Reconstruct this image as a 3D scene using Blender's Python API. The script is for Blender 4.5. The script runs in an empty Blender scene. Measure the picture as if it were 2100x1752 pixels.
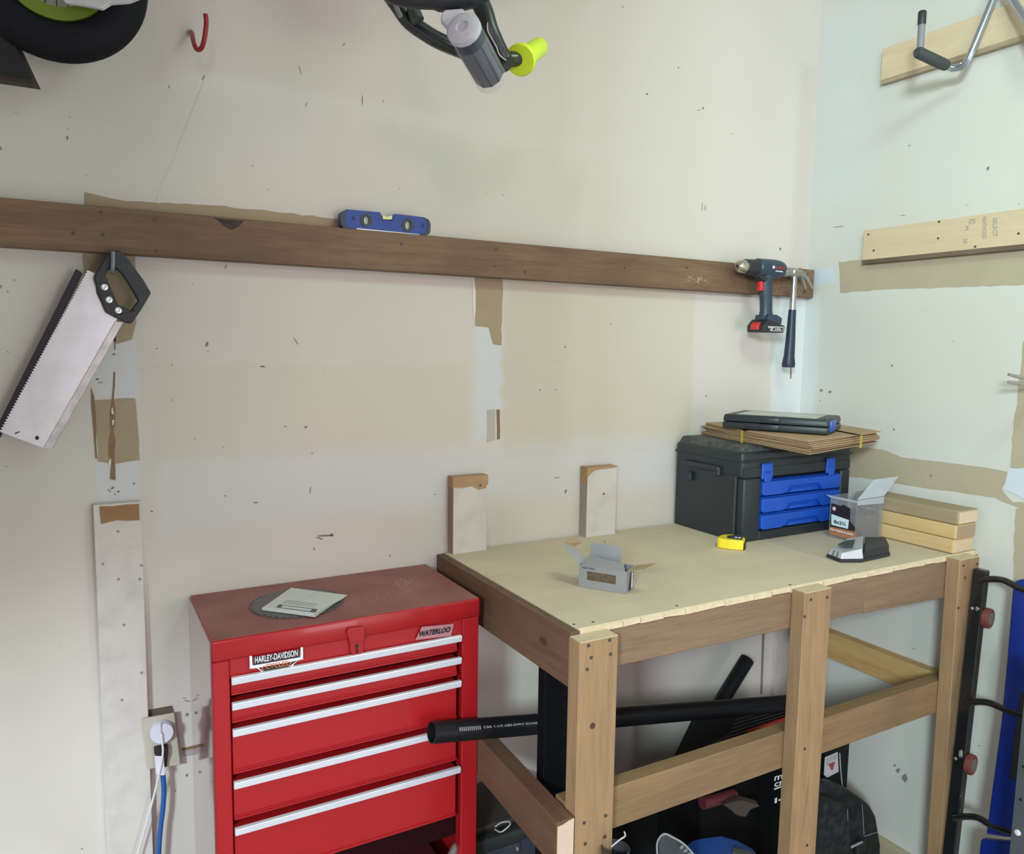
import bpy, bmesh, math, random
from mathutils import Vector, Matrix
from mathutils.geometry import tessellate_polygon
random.seed(7)
S = bpy.context.scene
COL = S.collection
# ------------------------------------------------------------------ camera
FPX, CX, CY, CZ, YAW, PIT, ROL = 1597.49, -2.1234, -1.7945, 0.5317, 0.51465, -0.103913, 0.015063
C = Vector((CX, CY, CZ))
_f = Vector((math.sin(YAW)*math.cos(PIT), math.cos(YAW)*math.cos(PIT), math.sin(PIT)))
_r0 = Vector((math.cos(YAW), -math.sin(YAW), 0)); _u0 = _r0.cross(_f)
RT = _r0*math.cos(ROL) + _u0*math.sin(ROL); UP = _u0*math.cos(ROL) - _r0*math.sin(ROL); FW = _f
cd = bpy.data.cameras.new('camera'); cam = bpy.data.objects.new('camera', cd); COL.objects.link(cam)
cd.sensor_width = 36; cd.lens = FPX/2100*36; cd.clip_start = 0.02
cam.matrix_world = Matrix(((RT.x, UP.x, -FW.x, C.x), (RT.y, UP.y, -FW.y, C.y), (RT.z, UP.z, -FW.z, C.z), (0, 0, 0, 1)))
S.camera = cam
S.view_settings.view_transform = 'Standard'; S.view_settings.look = 'None'; S.view_settings.gamma = 1
S.view_settings.use_curve_mapping = False; S.view_settings.exposure = 0.0
# world: dim daylight of the garage surroundings
w = bpy.data.worlds.new('world'); S.world = w; w.use_nodes = True
w.node_tree.nodes['Background'].inputs[0].default_value = (0.93, 0.93, 1.0, 1); w.node_tree.nodes['Background'].inputs[1].default_value = 0.04
def area(name, loc, target, sx, sy, power, col):
    l = bpy.data.lights.new(name, 'AREA'); l.shape = 'RECTANGLE'; l.size = sx; l.size_y = sy; l.energy = power; l.color = col
    o = bpy.data.objects.new(name, l); COL.objects.link(o); o.location = loc
    o.rotation_euler = (Vector(target)-Vector(loc)).to_track_quat('-Z', 'Y').to_euler(); return o
area('garage_door_daylight', (-0.75, -5.0, -0.10), (-.9, 0, -0.3), 1.1, 1.7, 45, (1.0, 0.93, 0.99))
area('side_window_light', (-4.2, -3.6, 1.45), (-0.4, -0.3, 0.3), 0.5, 0.5, 170, (0.765, 0.955, 1.0))
area('far_fill_light', (-3.0, -4.2, 1.4), (-0.4, -0.3, 0.3), 0.5, 0.5, 25, (1.0, 0.65, 0.78))  # added pinkish fill, balanced against the wall tones; no window known there
area('ceiling_lamp', (-.9, -1.4, 1.70), (-0.6, -1.0, 0.0), 0.5, 0.3, 11, (.70, 1.0, 0.76))
FLOOR = -1.03; CEIL = 1.74
# ------------------------------------------------------------------ pixel rays to real planes (2100x1752 frame)
def ray(p): return FW + RT*((p[0]-1050)/FPX) - UP*((p[1]-876)/FPX)
def P(p, ax, v):
    d = ray(p); return C + d*((v-C[ax])/d[ax])
def W(p, d=0.0): return P(p, 1, -d)
def RW(p, d=0.0): return P(p, 0, -d)
def H(p, z=0.0): return P(p, 2, z)
def D(p, dep): return C + ray(p)*dep
def PJ(q):
    d = Vector(q)-C; z = d.dot(FW); return (1050+FPX*d.dot(RT)/z, 876-FPX*d.dot(UP)/z)
def ZAT(x, y, py):
    lo, hi = -1.2, 1.8
    for _ in range(40):
        m = (lo+hi)/2
        if PJ((x, y, m))[1] > py: lo = m
        else: hi = m
    return lo
# ------------------------------------------------------------------ materials
def newmat(name):
    m = bpy.data.materials.new(name); m.use_nodes = True
    return m, m.node_tree.nodes, m.node_tree.links, m.node_tree.nodes['Principled BSDF']
def c3(c): return (c[0], c[1], c[2], 1)
MC = {}
def mat(name, col, rough=0.5, metal=0.0, var=0.12, scale=12, bump=0.0, bscale=60, coat=0.0, spec=0.5, dust=None, dustf=0.3, trans=0.0, alpha=1.0):
    if name in MC: return MC[name]
    m, N, L, b = newmat(name)
    b.inputs['Roughness'].default_value = rough; b.inputs['Metallic'].default_value = metal
    b.inputs['Specular IOR Level'].default_value = spec
    if coat: b.inputs['Coat Weight'].default_value = coat; b.inputs['Coat Roughness'].default_value = 0.06
    if trans: b.inputs['Transmission Weight'].default_value = trans
    if alpha < 1: b.inputs['Alpha'].default_value = alpha
    tc = N.new('ShaderNodeTexCoord'); n = N.new('ShaderNodeTexNoise'); n.inputs['Scale'].default_value = scale; n.inputs['Detail'].default_value = 4
    L.new(tc.outputs['Object'], n.inputs['Vector'])
    r = N.new('ShaderNodeMixRGB'); r.inputs[1].default_value = c3([x*(1-var) for x in col]); r.inputs[2].default_value = c3([min(1, x*(1+var)) for x in col])
    L.new(n.outputs['Fac'], r.inputs[0]); out = r.outputs[0]
    if dust:
        n2 = N.new('ShaderNodeTexNoise'); n2.inputs['Scale'].default_value = scale*2.3; n2.inputs['Detail'].default_value = 8; L.new(tc.outputs['Object'], n2.inputs['Vector'])
        mr = N.new('ShaderNodeMapRange'); mr.inputs[1].default_value = 0.45; mr.inputs[2].default_value = 0.75; mr.inputs[3].default_value = 0; mr.inputs[4].default_value = dustf
        L.new(n2.outputs['Fac'], mr.inputs[0]); mx = N.new('ShaderNodeMixRGB'); L.new(mr.outputs[0], mx.inputs[0]); L.new(out, mx.inputs[1]); mx.inputs[2].default_value = c3(dust); out = mx.outputs[0]
    L.new(out, b.inputs['Base Color'])
    if bump:
        n3 = N.new('ShaderNodeTexNoise'); n3.inputs['Scale'].default_value = bscale; n3.inputs['Detail'].default_value = 3; L.new(tc.outputs['Object'], n3.inputs['Vector'])
        bp = N.new('ShaderNodeBump'); bp.inputs['Strength'].default_value = bump; bp.inputs['Distance'].default_value = 0.004
        L.new(n3.outputs['Fac'], bp.inputs['Height']); L.new(bp.outputs[0], b.inputs['Normal'])
    MC[name] = m; return m
def wood(name, lo, hi, axis='x', rough=0.65, stain=None, stainf=0.5, rings=26, knots=0.8):
    """grain runs along the axis, object coordinates, each object shifted by its random number"""
    key = name+axis
    if key in MC: return MC[key]
    m, N, L, b = newmat(key); b.inputs['Roughness'].default_value = rough
    tc = N.new('ShaderNodeTexCoord'); oi = N.new('ShaderNodeObjectInfo'); add = N.new('ShaderNodeVectorMath'); add.operation = 'ADD'
    ml = N.new('ShaderNodeMath'); ml.operation = 'MULTIPLY'; ml.inputs[1].default_value = 7.3; L.new(oi.outputs['Random'], ml.inputs[0])
    L.new(tc.outputs['Object'], add.inputs[0]); L.new(ml.outputs[0], add.inputs[1])
    mp = N.new('ShaderNodeMapping'); i = 'xyz'.index(axis); sc = [1, 1, 1]; sc[i] = 0.07; mp.inputs['Scale'].default_value = sc; L.new(add.outputs[0], mp.inputs[0])
    nz = N.new('ShaderNodeTexNoise'); nz.inputs['Scale'].default_value = rings; nz.inputs['Detail'].default_value = 5; nz.inputs['Roughness'].default_value = 0.6; nz.inputs['Distortion'].default_value = 1.2; L.new(mp.outputs[0], nz.inputs['Vector'])
    fn = N.new('ShaderNodeTexNoise'); fn.inputs['Scale'].default_value = rings*9; fn.inputs['Detail'].default_value = 2; L.new(mp.outputs[0], fn.inputs['Vector'])
    cr = N.new('ShaderNodeValToRGB'); cr.color_ramp.elements[0].position = 0.32; cr.color_ramp.elements[0].color = c3(lo); cr.color_ramp.elements[1].position = 0.68; cr.color_ramp.elements[1].color = c3(hi)
    mn = N.new('ShaderNodeMix'); mn.inputs[0].default_value = 0.35; L.new(nz.outputs['Fac'], mn.inputs[2]); L.new(fn.outputs['Fac'], mn.inputs[3]); L.new(mn.outputs[0], cr.inputs[0])
    out = cr.outputs[0]
    bn = N.new('ShaderNodeTexNoise'); bn.inputs['Scale'].default_value = 5; bn.inputs['Detail'].default_value = 5; L.new(add.outputs[0], bn.inputs['Vector'])
    mr = N.new('ShaderNodeMapRange'); mr.inputs[1].default_value = 0.42; mr.inputs[2].default_value = 0.72; mr.inputs[4].default_value = stainf; L.new(bn.outputs['Fac'], mr.inputs[0])
    mx = N.new('ShaderNodeMixRGB'); L.new(mr.outputs[0], mx.inputs[0]); L.new(out, mx.inputs[1]); mx.inputs[2].default_value = c3(stain or [x*0.6 for x in lo]); out = mx.outputs[0]
    # small knots
    mp2 = N.new('ShaderNodeMapping'); s2 = [1, 1, 1]; s2[i] = 0.55; mp2.inputs['Scale'].default_value = s2; L.new(add.outputs[0], mp2.inputs[0])
    vo = N.new('ShaderNodeTexVoronoi'); vo.inputs['Scale'].default_value = 5.5; L.new(mp2.outputs[0], vo.inputs['Vector'])
    mk = N.new('ShaderNodeMapRange'); mk.inputs[1].default_value = 0.035; mk.inputs[2].default_value = 0.06; mk.inputs[3].default_value = knots; mk.inputs[4].default_value = 0; L.new(vo.outputs['Distance'], mk.inputs[0])
    mx2 = N.new('ShaderNodeMixRGB'); L.new(mk.outputs[0], mx2.inputs[0]); L.new(out, mx2.inputs[1]); mx2.inputs[2].default_value = c3([x*0.3 for x in lo]); out = mx2.outputs[0]
    L.new(out, b.inputs['Base Color'])
    bp = N.new('ShaderNodeBump'); bp.inputs['Strength'].default_value = 0.25; bp.inputs['Distance'].default_value = 0.002; L.new(mn.outputs[0], bp.inputs['Height']); L.new(bp.outputs[0], b.inputs['Normal'])
    MC[key] = m; return m
def softbox_group():
    g = bpy.data.node_groups.new('softbox', 'ShaderNodeTree')
    for n_, t in (('Vector', 'NodeSocketVector'), ('Min', 'NodeSocketVector'), ('Max', 'NodeSocketVector'), ('Soft', 'NodeSocketFloat')):
        g.interface.new_socket(n_, in_out='INPUT', socket_type=t)
    g.interface.new_socket('Fac', in_out='OUTPUT', socket_type='NodeSocketFloat')
    N, L = g.nodes, g.links; gi = N.new('NodeGroupInput'); go = N.new('NodeGroupOutput')
    a = N.new('ShaderNodeVectorMath'); a.operation = 'SUBTRACT'; L.new(gi.outputs[0], a.inputs[0]); L.new(gi.outputs[1], a.inputs[1])
    b_ = N.new('ShaderNodeVectorMath'); b_.operation = 'SUBTRACT'; L.new(gi.outputs[2], b_.inputs[0]); L.new(gi.outputs[0], b_.inputs[1])
    mn = N.new('ShaderNodeVectorMath'); mn.operation = 'MINIMUM'; L.new(a.outputs[0], mn.inputs[0]); L.new(b_.outputs[0], mn.inputs[1])
    sx = N.new('ShaderNodeSeparateXYZ'); L.new(mn.outputs[0], sx.inputs[0])
    m1 = N.new('ShaderNodeMath'); m1.operation = 'MINIMUM'; L.new(sx.outputs[0], m1.inputs[0]); L.new(sx.outputs[1], m1.inputs[1])
    m2 = N.new('ShaderNodeMath'); m2.operation = 'MINIMUM'; L.new(m1.outputs[0], m2.inputs[0]); L.new(sx.outputs[2], m2.inputs[1])
    d = N.new('ShaderNodeMath'); d.operation = 'DIVIDE'; d.use_clamp = True; L.new(m2.outputs[0], d.inputs[0]); L.new(gi.outputs[3], d.inputs[1])
    L.new(d.outputs[0], go.inputs[0]); return g
SB = softbox_group()
def wallmat(name, base, boxes):
    """painted drywall; boxes = worn, primed or shade-darkened areas given in world coordinates: (min, max, softness, colour, strength)"""
    m, N, L, b = newmat(name); b.inputs['Roughness'].default_value = 0.6; b.inputs['Specular IOR Level'].default_value = 0.3
    geo = N.new('ShaderNodeNewGeometry')
    n = N.new('ShaderNodeTexNoise'); n.inputs['Scale'].default_value = 2.2; n.inputs['Detail'].default_value = 6; L.new(geo.outputs['Position'], n.inputs['Vector'])
    r = N.new('ShaderNodeMixRGB'); r.inputs[1].default_value = c3([base[0]*.95, base[1]*.945, base[2]*.93]); r.inputs[2].default_value = c3([x*1.04 for x in base]); L.new(n.outputs['Fac'], r.inputs[0]); out = r.outputs[0]
    # wobble for the edges of the patches
    nv = N.new('ShaderNodeTexNoise'); nv.inputs['Scale'].default_value = 14; nv.inputs['Detail'].default_value = 4; L.new(geo.outputs['Position'], nv.inputs['Vector'])
    sb = N.new('ShaderNodeVectorMath'); sb.operation = 'SUBTRACT'; sb.inputs[1].default_value = (.5, .5, .5); L.new(nv.outputs['Color'], sb.inputs[0])
    sc = N.new('ShaderNodeVectorMath'); sc.operation = 'SCALE'; sc.inputs['Scale'].default_value = 0.05; L.new(sb.outputs[0], sc.inputs[0])
    ad = N.new('ShaderNodeVectorMath'); ad.operation = 'ADD'; L.new(geo.outputs['Position'], ad.inputs[0]); L.new(sc.outputs[0], ad.inputs[1])
    for (mi, ma, soft, col, st) in boxes:
        g = N.new('ShaderNodeGroup'); g.node_tree = SB; L.new(ad.outputs[0], g.inputs[0]); g.inputs[1].default_value = mi; g.inputs[2].default_value = ma; g.inputs[3].default_value = soft
        k = N.new('ShaderNodeMath'); k.operation = 'MULTIPLY'; k.inputs[1].default_value = st; L.new(g.outputs[0], k.inputs[0])
        x = N.new('ShaderNodeMixRGB'); L.new(k.outputs[0], x.inputs[0]); L.new(out, x.inputs[1]); x.inputs[2].default_value = c3(col); out = x.outputs[0]
    # faint grime
    g2 = N.new('ShaderNodeTexNoise'); g2.inputs['Scale'].default_value = 38; g2.inputs['Detail'].default_value = 5; L.new(geo.outputs['Position'], g2.inputs['Vector'])
    mr = N.new('ShaderNodeMapRange'); mr.inputs[1].default_value = 0.68; mr.inputs[2].default_value = 0.8; mr.inputs[4].default_value = 0.22; L.new(g2.outputs['Fac'], mr.inputs[0])
    x = N.new('ShaderNodeMixRGB'); L.new(mr.outputs[0], x.inputs[0]); L.new(out, x.inputs[1]); x.inputs[2].default_value = (.33, .29, .25, 1); out = x.outputs[0]
    L.new(out, b.inputs['Base Color'])
    bn = N.new('ShaderNodeTexNoise'); bn.inputs['Scale'].default_value = 9; bn.inputs['Detail'].default_value = 6; L.new(geo.outputs['Position'], bn.inputs['Vector'])
    bp = N.new('ShaderNodeBump'); bp.inputs['Strength'].default_value = 0.12; bp.inputs['Distance'].default_value = 0.01; L.new(bn.outputs['Fac'], bp.inputs['Height']); L.new(bp.outputs[0], b.inputs['Normal'])
    return m
# ------------------------------------------------------------------ object helpers
def wloc(o):
    v = Vector((0, 0, 0))
    while o: v += o.location; o = o.parent
    return v
def link(me, name, m, parent=None, smooth=False):
    vs = [v.co for v in me.vertices]
    mn = Vector([min(v[i] for v in vs) for i in range(3)]); mx = Vector([max(v[i] for v in vs) for i in range(3)])
    c = (mn+mx)/2
    if parent is None: c.z = mn.z
    me.transform(Matrix.Translation(-c)); me.name = name
    if m: me.materials.clear(); me.materials.append(m)
    o = bpy.data.objects.new(name, me); COL.objects.link(o)
    o.location = c - wloc(parent); o.parent = parent
    for p in me.polygons: p.use_smooth = smooth
    return o
def thing(name, label, cat, loc, group=None):
    o = bpy.data.objects.new(name, None); COL.objects.link(o); o.location = loc; o.empty_display_size = 0.05
    return tag(o, label, cat, group)
def tag(o, label, cat=None, group=None):
    o['label'] = label
    if cat: o['category'] = cat
    if group: o['group'] = group
    return o
def struct(o): o['kind'] = 'structure'; return o
def bm2(bm, name, m, parent=None, smooth=False):
    bmesh.ops.recalc_face_normals(bm, faces=bm.faces)
    me = bpy.data.meshes.new(name); bm.to_mesh(me); bm.free(); return link(me, name, m, parent, smooth)
def addhex(bm, v8):
    vs = [bm.verts.new(v) for v in v8]
    for f in ((0, 3, 2, 1), (4, 5, 6, 7), (0, 1, 5, 4), (1, 2, 6, 5), (2, 3, 7, 6), (3, 0, 4, 7)): bm.faces.new([vs[i] for i in f])
    return vs
def addbox(bm, a, b):
    (x0, y0, z0), (x1, y1, z1) = a, b
    return addhex(bm, [(x0, y0, z0), (x1, y0, z0), (x1, y1, z0), (x0, y1, z0), (x0, y0, z1), (x1, y0, z1), (x1, y1, z1), (x0, y1, z1)])
def bevel(bm, w_, seg=1):
    if w_ > 0: bmesh.ops.bevel(bm, geom=list(bm.edges), offset=w_, segments=seg, affect='EDGES', profile=0.5)
def box(name, a, b, m, parent=None, bev=0.0, seg=1, M=None):
    bm = bmesh.new(); addbox(bm, a, b); bevel(bm, bev, seg)
    if M: bmesh.ops.transform(bm, matrix=M, verts=bm.verts)
    return bm2(bm, name, m, parent, seg > 1)
def hexa(name, v8, m, parent=None, bev=0.0):
    bm = bmesh.new(); addhex(bm, v8); bevel(bm, bev); return bm2(bm, name, m, parent)
def prism(name, pts, ext, m, parent=None, bev=0.0, seg=1, holes=(), smooth=False):
    """planar polygon of 3D points (with holes) pushed along the vector ext"""
    ext = Vector(ext); loops = [[Vector(p) for p in pts]] + [[Vector(p) for p in h] for h in holes]
    flat = [p for l in loops for p in l]; tris = tessellate_polygon(loops)
    bm = bmesh.new(); a = [bm.verts.new(p) for p in flat]; b_ = [bm.verts.new(p+ext) for p in flat]
    if len(loops) == 1:
        bm.faces.new(a); bm.faces.new(list(reversed(b_)))
    else:
        for t in tris: bm.faces.new([a[i] for i in t]); bm.faces.new([b_[i] for i in reversed(t)])
    k = 0
    for l in loops:
        n = len(l)
        for i in range(n): bm.faces.new([a[k+i], a[k+(i+1) % n], b_[k+(i+1) % n], b_[k+i]])
        k += n
    bmesh.ops.recalc_face_normals(bm, faces=bm.faces)
    if bev:
        es = [e for e in bm.edges if len(e.link_faces) == 2 and e.calc_face_angle(0) > 0.5]
        bmesh.ops.bevel(bm, geom=es, offset=bev, segments=seg, affect='EDGES', profile=0.5)
    return bm2(bm, name, m, parent, smooth)
def catmull(pts, n=8, closed=False):
    pts = [Vector(p) for p in pts]; out = []; N_ = len(pts)
    rng = range(N_) if closed else range(N_-1)
    for i in rng:
        if closed: p0, p1, p2, p3 = pts[(i-1) % N_], pts[i], pts[(i+1) % N_], pts[(i+2) % N_]
        else: p0, p1, p2, p3 = pts[max(i-1, 0)], pts[i], pts[i+1], pts[min(i+2, N_-1)]
        for j in range(n):
            t = j/n; out.append(0.5*((2*p1)+(p2-p0)*t+(2*p0-5*p1+4*p2-p3)*t*t+(3*p1-p0-3*p2+p3)*t**3))
    if not closed: out.append(pts[-1])
    return out
def addtube(bm, pts, r, seg=12, caps=True, rx=None):
    pts = [Vector(p) for p in pts]; n = len(pts); rs = r if isinstance(r, (list, tuple)) else [r]*n
    t0 = (pts[1]-pts[0]).normalized(); up = Vector((0, 0, 1)) if abs(t0.z) < 0.9 else Vector((1, 0, 0))
    x = t0.cross(up).normalized(); rings = []
    for i, p in enumerate(pts):
        t = ((pts[min(i+1, n-1)]-pts[max(i-1, 0)])).normalized(); x = (x - t*x.dot(t)).normalized(); y = t.cross(x)
        rings.append([bm.verts.new(p + x*math.cos(2*math.pi*k/seg)*rs[i]*(rx or 1) + y*math.sin(2*math.pi*k/seg)*rs[i]) for k in range(seg)])
    for i in range(n-1):
        for k in range(seg): bm.faces.new([rings[i][k], rings[i][(k+1) % seg], rings[i+1][(k+1) % seg], rings[i+1][k]])
    if caps: bm.faces.new(list(reversed(rings[0]))); bm.faces.new(rings[-1])
def tube(name, pts, r, m, parent=None, seg=12, rx=None):
    bm = bmesh.new(); addtube(bm, pts, r, seg, rx=rx); o = bm2(bm, name, m, parent, True); autosm(o); return o
def autosm(o, ang=0.7):
    me = o.data; bm = bmesh.new(); bm.from_mesh(me)
    for e in bm.edges:
        if len(e.link_faces) == 2 and e.calc_face_angle(0) > ang: e.smooth = False
    bm.to_mesh(me); bm.free()
def lathe(name, prof, origin, axis, m, parent=None, seg=28, closed=False):
    """prof: list of (distance along axis, radius)"""
    axis = Vector(axis).normalized(); origin = Vector(origin); up = Vector((0, 0, 1)) if abs(axis.z) < 0.9 else Vector((1, 0, 0))
    x = axis.cross(up).normalized(); y = axis.cross(x); bm = bmesh.new(); rings = []
    for (a, r) in prof: rings.append([bm.verts.new(origin+axis*a+(x*math.cos(2*math.pi*k/seg)+y*math.sin(2*math.pi*k/seg))*max(r, 1e-5)) for k in range(seg)])
    n = len(rings)
    for i in range(n if closed else n-1):
        for k in range(seg): bm.faces.new([rings[i][k], rings[i][(k+1) % seg], rings[(i+1) % n][(k+1) % seg], rings[(i+1) % n][k]])
    if not closed: bm.faces.new(list(reversed(rings[0]))); bm.faces.new(rings[-1])
    o = bm2(bm, name, m, parent, True); autosm(o, 0.6); return o
def text(name, s, p0, p1, upv, height, m, parent=None, shear=0.0, depth=0.0004, off=0.0, bold=0.0):
    """string laid from p0 to p1 (baseline), capitals of the given height, raised by depth"""
    cu = bpy.data.curves.new(name, 'FONT'); cu.body = s; cu.shear = shear; cu.extrude = depth; cu.offset = bold; cu.resolution_u = 3
    t = bpy.data.objects.new('tmp', cu); COL.objects.link(t); dg = bpy.context.evaluated_depsgraph_get(); me = bpy.data.meshes.new_from_object(t.evaluated_get(dg)); bpy.data.objects.remove(t)
    xs = [v.co.x for v in me.vertices]; ys = [v.co.y for v in me.vertices]; x0, x1, y1 = min(xs), max(xs), max(ys)
    p0 = Vector(p0); p1 = Vector(p1); X = (p1-p0); ln = X.length; X.normalize(); U = Vector(upv); U = (U-X*U.dot(X)).normalized(); Z = X.cross(U)
    for v in me.vertices:
        a = (v.co.x-x0)/(x1-x0)*ln; b_ = v.co.y/y1*height; v.co = p0 + X*a + U*b_ + Z*(v.co.z+off)
    return link(me, name, m, parent)
def roughpoly(pts, amp, step=0.02):
    """subdivide a polygon outline and jitter it, in the plane of the points"""
    out = []; n = len(pts)
    for i in range(n):
        a, b_ = Vector(pts[i]), Vector(pts[(i+1) % n]); k = max(1, int((b_-a).length/step)); nn = (b_-a).normalized()
        for j in range(k):
            out.append(a+(b_-a)*(j/k) + nn*random.uniform(-amp, amp)*.3 + (Vector((0, 0, random.uniform(-amp, amp))) if abs(nn.z) < .7 else Vector((nn.z, nn.z, 0)).cross(Vector((0, 0, 0))) ))
    return out
WHITE = (.64, .60, .555)
# ================================================================== THE SETTING
def wb(p0, p1, d=0.3):   # world box on the back wall from two pixels
    a, b_ = W(p0), W(p1); return (min(a.x, b_.x), -d, min(a.z, b_.z)), (max(a.x, b_.x), d, max(a.z, b_.z))
def rb(p0, p1, d=0.3):
    a, b_ = RW(p0), RW(p1); return (-d, min(a.y, b_.y), min(a.z, b_.z)), (d, max(a.y, b_.y), max(a.z, b_.z))
PRIMER = (.62, .625, .65); CREAM = (.60, .55, .47); BLUEW = (.60, .65, .68)
bx = []
def ab(p0, p1, soft, col, st): a, b_ = wb(p0, p1); bx.append((a, b_, soft, col, st))
ab((1028, 560), (1420, 925), .02, (.58, .53, .41), .65)
ab((296, 735), (968, 925), .02, CREAM, .45)
ab((300, 925), (1390, 1010), .05, PRIMER, .6)
ab((175, 20), (700, 400), .12, (.60, .58, .56), .4)
ab((180, 380), (560, 425), .03, PRIMER, .7)
ab((900, 455), (1640, 520), .03, BLUEW, .6)
ab((185, 690), (292, 820), .012, PRIMER, .9); ab((190, 935), (292, 1040), .012, PRIMER, .9)
ab((974, 660), (1028, 900), .008, (.62, .64, .67), .9)
ab((1586, 590), (1645, 960), .02, (.66, .72, .75), .8); ab((1636, 120), (1660, 600), .03, (.52, .47, .42), .35)
ab((-200, 700), (180, 1752), .1, (.53, .49, .44), .45)  # far-left light falloff put into the wall colour as a darker tan
m_wb = wallmat('painted_drywall_back', WHITE, bx)
bx = []
def ar(p0, p1, soft, col, st): a, b_ = rb(p0, p1); bx.append((a, b_, soft, col, st))
ar((1646, 600), (1668, 960), .02, (.66, .70, .70), .7); ar((1640, 590), (1716, 545), .012, (.58, .66, .74), .8)
ar((1720, 600), (2080, 940), .06, (.60, .585, .52), .4); ar((1700, 1010), (2080, 1160), .04, (.62, .62, .56), .4)
ar((1672, 30), (1800, 420), .1, BLUEW, .5)
m_wr = wallmat('painted_drywall_right', (.62, .625, .585), bx)
XL, YF = -4.9, -5.6
wall_back = struct(box('wall_back', (XL, 0, FLOOR), (0.1, 0.1, CEIL), m_wb)); tag(wall_back, 'scuffed off-white drywall wall behind the bench and red chest', None)
wall_right = struct(box('wall_right', (0, YF, FLOOR), (0.1, 0, CEIL), m_wr)); tag(wall_right, 'off-white drywall side wall meeting the back wall at the corner', None)
struct(box('wall_left', (XL-.1, YF, FLOOR), (XL, 0.1, CEIL), wallmat('painted_drywall_left', WHITE, [])))
struct(box('ceiling', (XL-.1, YF, CEIL), (0.1, 0.1, CEIL+.1), wallmat('painted_ceiling', WHITE, [])))
m_conc = mat('concrete', (.30, .29, .27), .85, var=.2, scale=4, bump=.4, bscale=40)
struct(box('floor', (XL-.1, YF-3, FLOOR-.1), (0.1, 0.1, FLOOR), m_conc))
w_pine = dict(lo=(.50, .37, .22), hi=(.62, .48, .30))
struct(box('baseboard_right', (-.02, -3.5, FLOOR), (-.0005, -.001, -.955), wood('pale_wood', (.42, .36, .24), (.52, .45, .31), 'y')))
m_tan = mat('torn_drywall_paper', (.375, .30, .20), .9, var=.1, scale=20, bump=.2)
m_tanr = mat('torn_drywall_paper_right', (.43, .375, .265), .9, var=.08, scale=12, bump=.2)
m_brn = mat('brown_torn_backing', (.24, .155, .09), .9, var=.35, scale=60, bump=.3)
m_mark = mat('dark_scuff', (.22, .195, .175), .8, var=.3)
m_crk = mat('pale_torn_edge', (.75, .70, .62), .8)
m_mud = mat('joint_compound', (.60, .66, .72), .8, var=.05)
def patch(pts, m, name='bare_patch', wall=wall_back, fn=W, t=.0006, amp=.0018, base=0.0):
    q = [fn(p, base) for p in pts]; out = []; n = len(q)
    for i in range(n):
        a, b_ = q[i], q[(i+1) % n]; k = max(1, int((b_-a).length/.018)); d_ = (b_-a).normalized()
        nrm = d_.cross(Vector((0, 1, 0)) if fn is W else Vector((1, 0, 0)))
        for j in range(k): out.append(a+(b_-a)*(j/k)+nrm*random.uniform(-amp, amp))
    return prism(name, out, (0, -t, 0) if fn is W else (-t, 0, 0), m, wall)
patch([(173, 393), (196, 398), (235, 409), (285, 413), (420, 419), (540, 432), (640, 443), (725, 452), (725, 475), (174, 425)], m_tan)
patch([(170, 508), (277, 515), (279, 660), (270, 695), (240, 705), (185, 640), (170, 600)], m_tan)
patch([(190, 820), (279, 817), (281, 870), (287, 944), (240, 950), (202, 947), (196, 880)], m_tan)
patch([(971, 560), (1031, 566), (1028, 708), (1012, 706), (1002, 672), (974, 669), (975, 610)], m_tan)
patch([(998, 840), (1017, 840), (1016, 903), (999, 908)], mat('greyed_paper', (.48, .45, .39), .9))
patch([(1018, 840), (1025, 840), (1025, 901), (1019, 902)], m_brn, amp=.0006)
patch([(233, 763), (236, 763), (236, 790), (234, 815), (236, 840), (236, 870), (233, 885), (237, 905), (235, 930), (237, 985), (226, 983), (228, 950), (222, 930), (223, 900), (227, 885), (225, 850), (229, 825), (231, 800)], m_brn, 'wall_crack', amp=.0004, base=.0007)
patch([(186, 795), (192, 812), (196, 850), (199, 942), (195, 940), (191, 880), (188, 830)], m_brn, 'wall_crack', amp=.0008, base=.0007)
patch([(233, 690), (236, 660), (238, 660), (237, 718), (234, 718)], m_mark, 'wall_crack', amp=.0005)
for q in ([(229, 835), (232, 836), (234, 850), (230, 848)], [(224, 945), (228, 940), (227, 952), (223, 955)], [(231, 860), (234, 862), (233, 872), (231, 870)]): patch(q, m_crk, 'torn_edge', t=.003)
patch([(968, 562), (971, 562), (975, 600), (973, 668), (970, 640)], m_crk, 'torn_edge', t=.0015, amp=.0004)
for q in ([(418, 163), (419.2, 163), (361, 312), (360, 312)], [(359, 318), (360, 318), (324, 392), (323.2, 392)], [(323, 398), (324, 398), (314, 430), (313, 430)]): patch(q, mat('faint_line', (.46, .43, .39), .8), 'scratch_line', t=.0003, amp=0)
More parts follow.
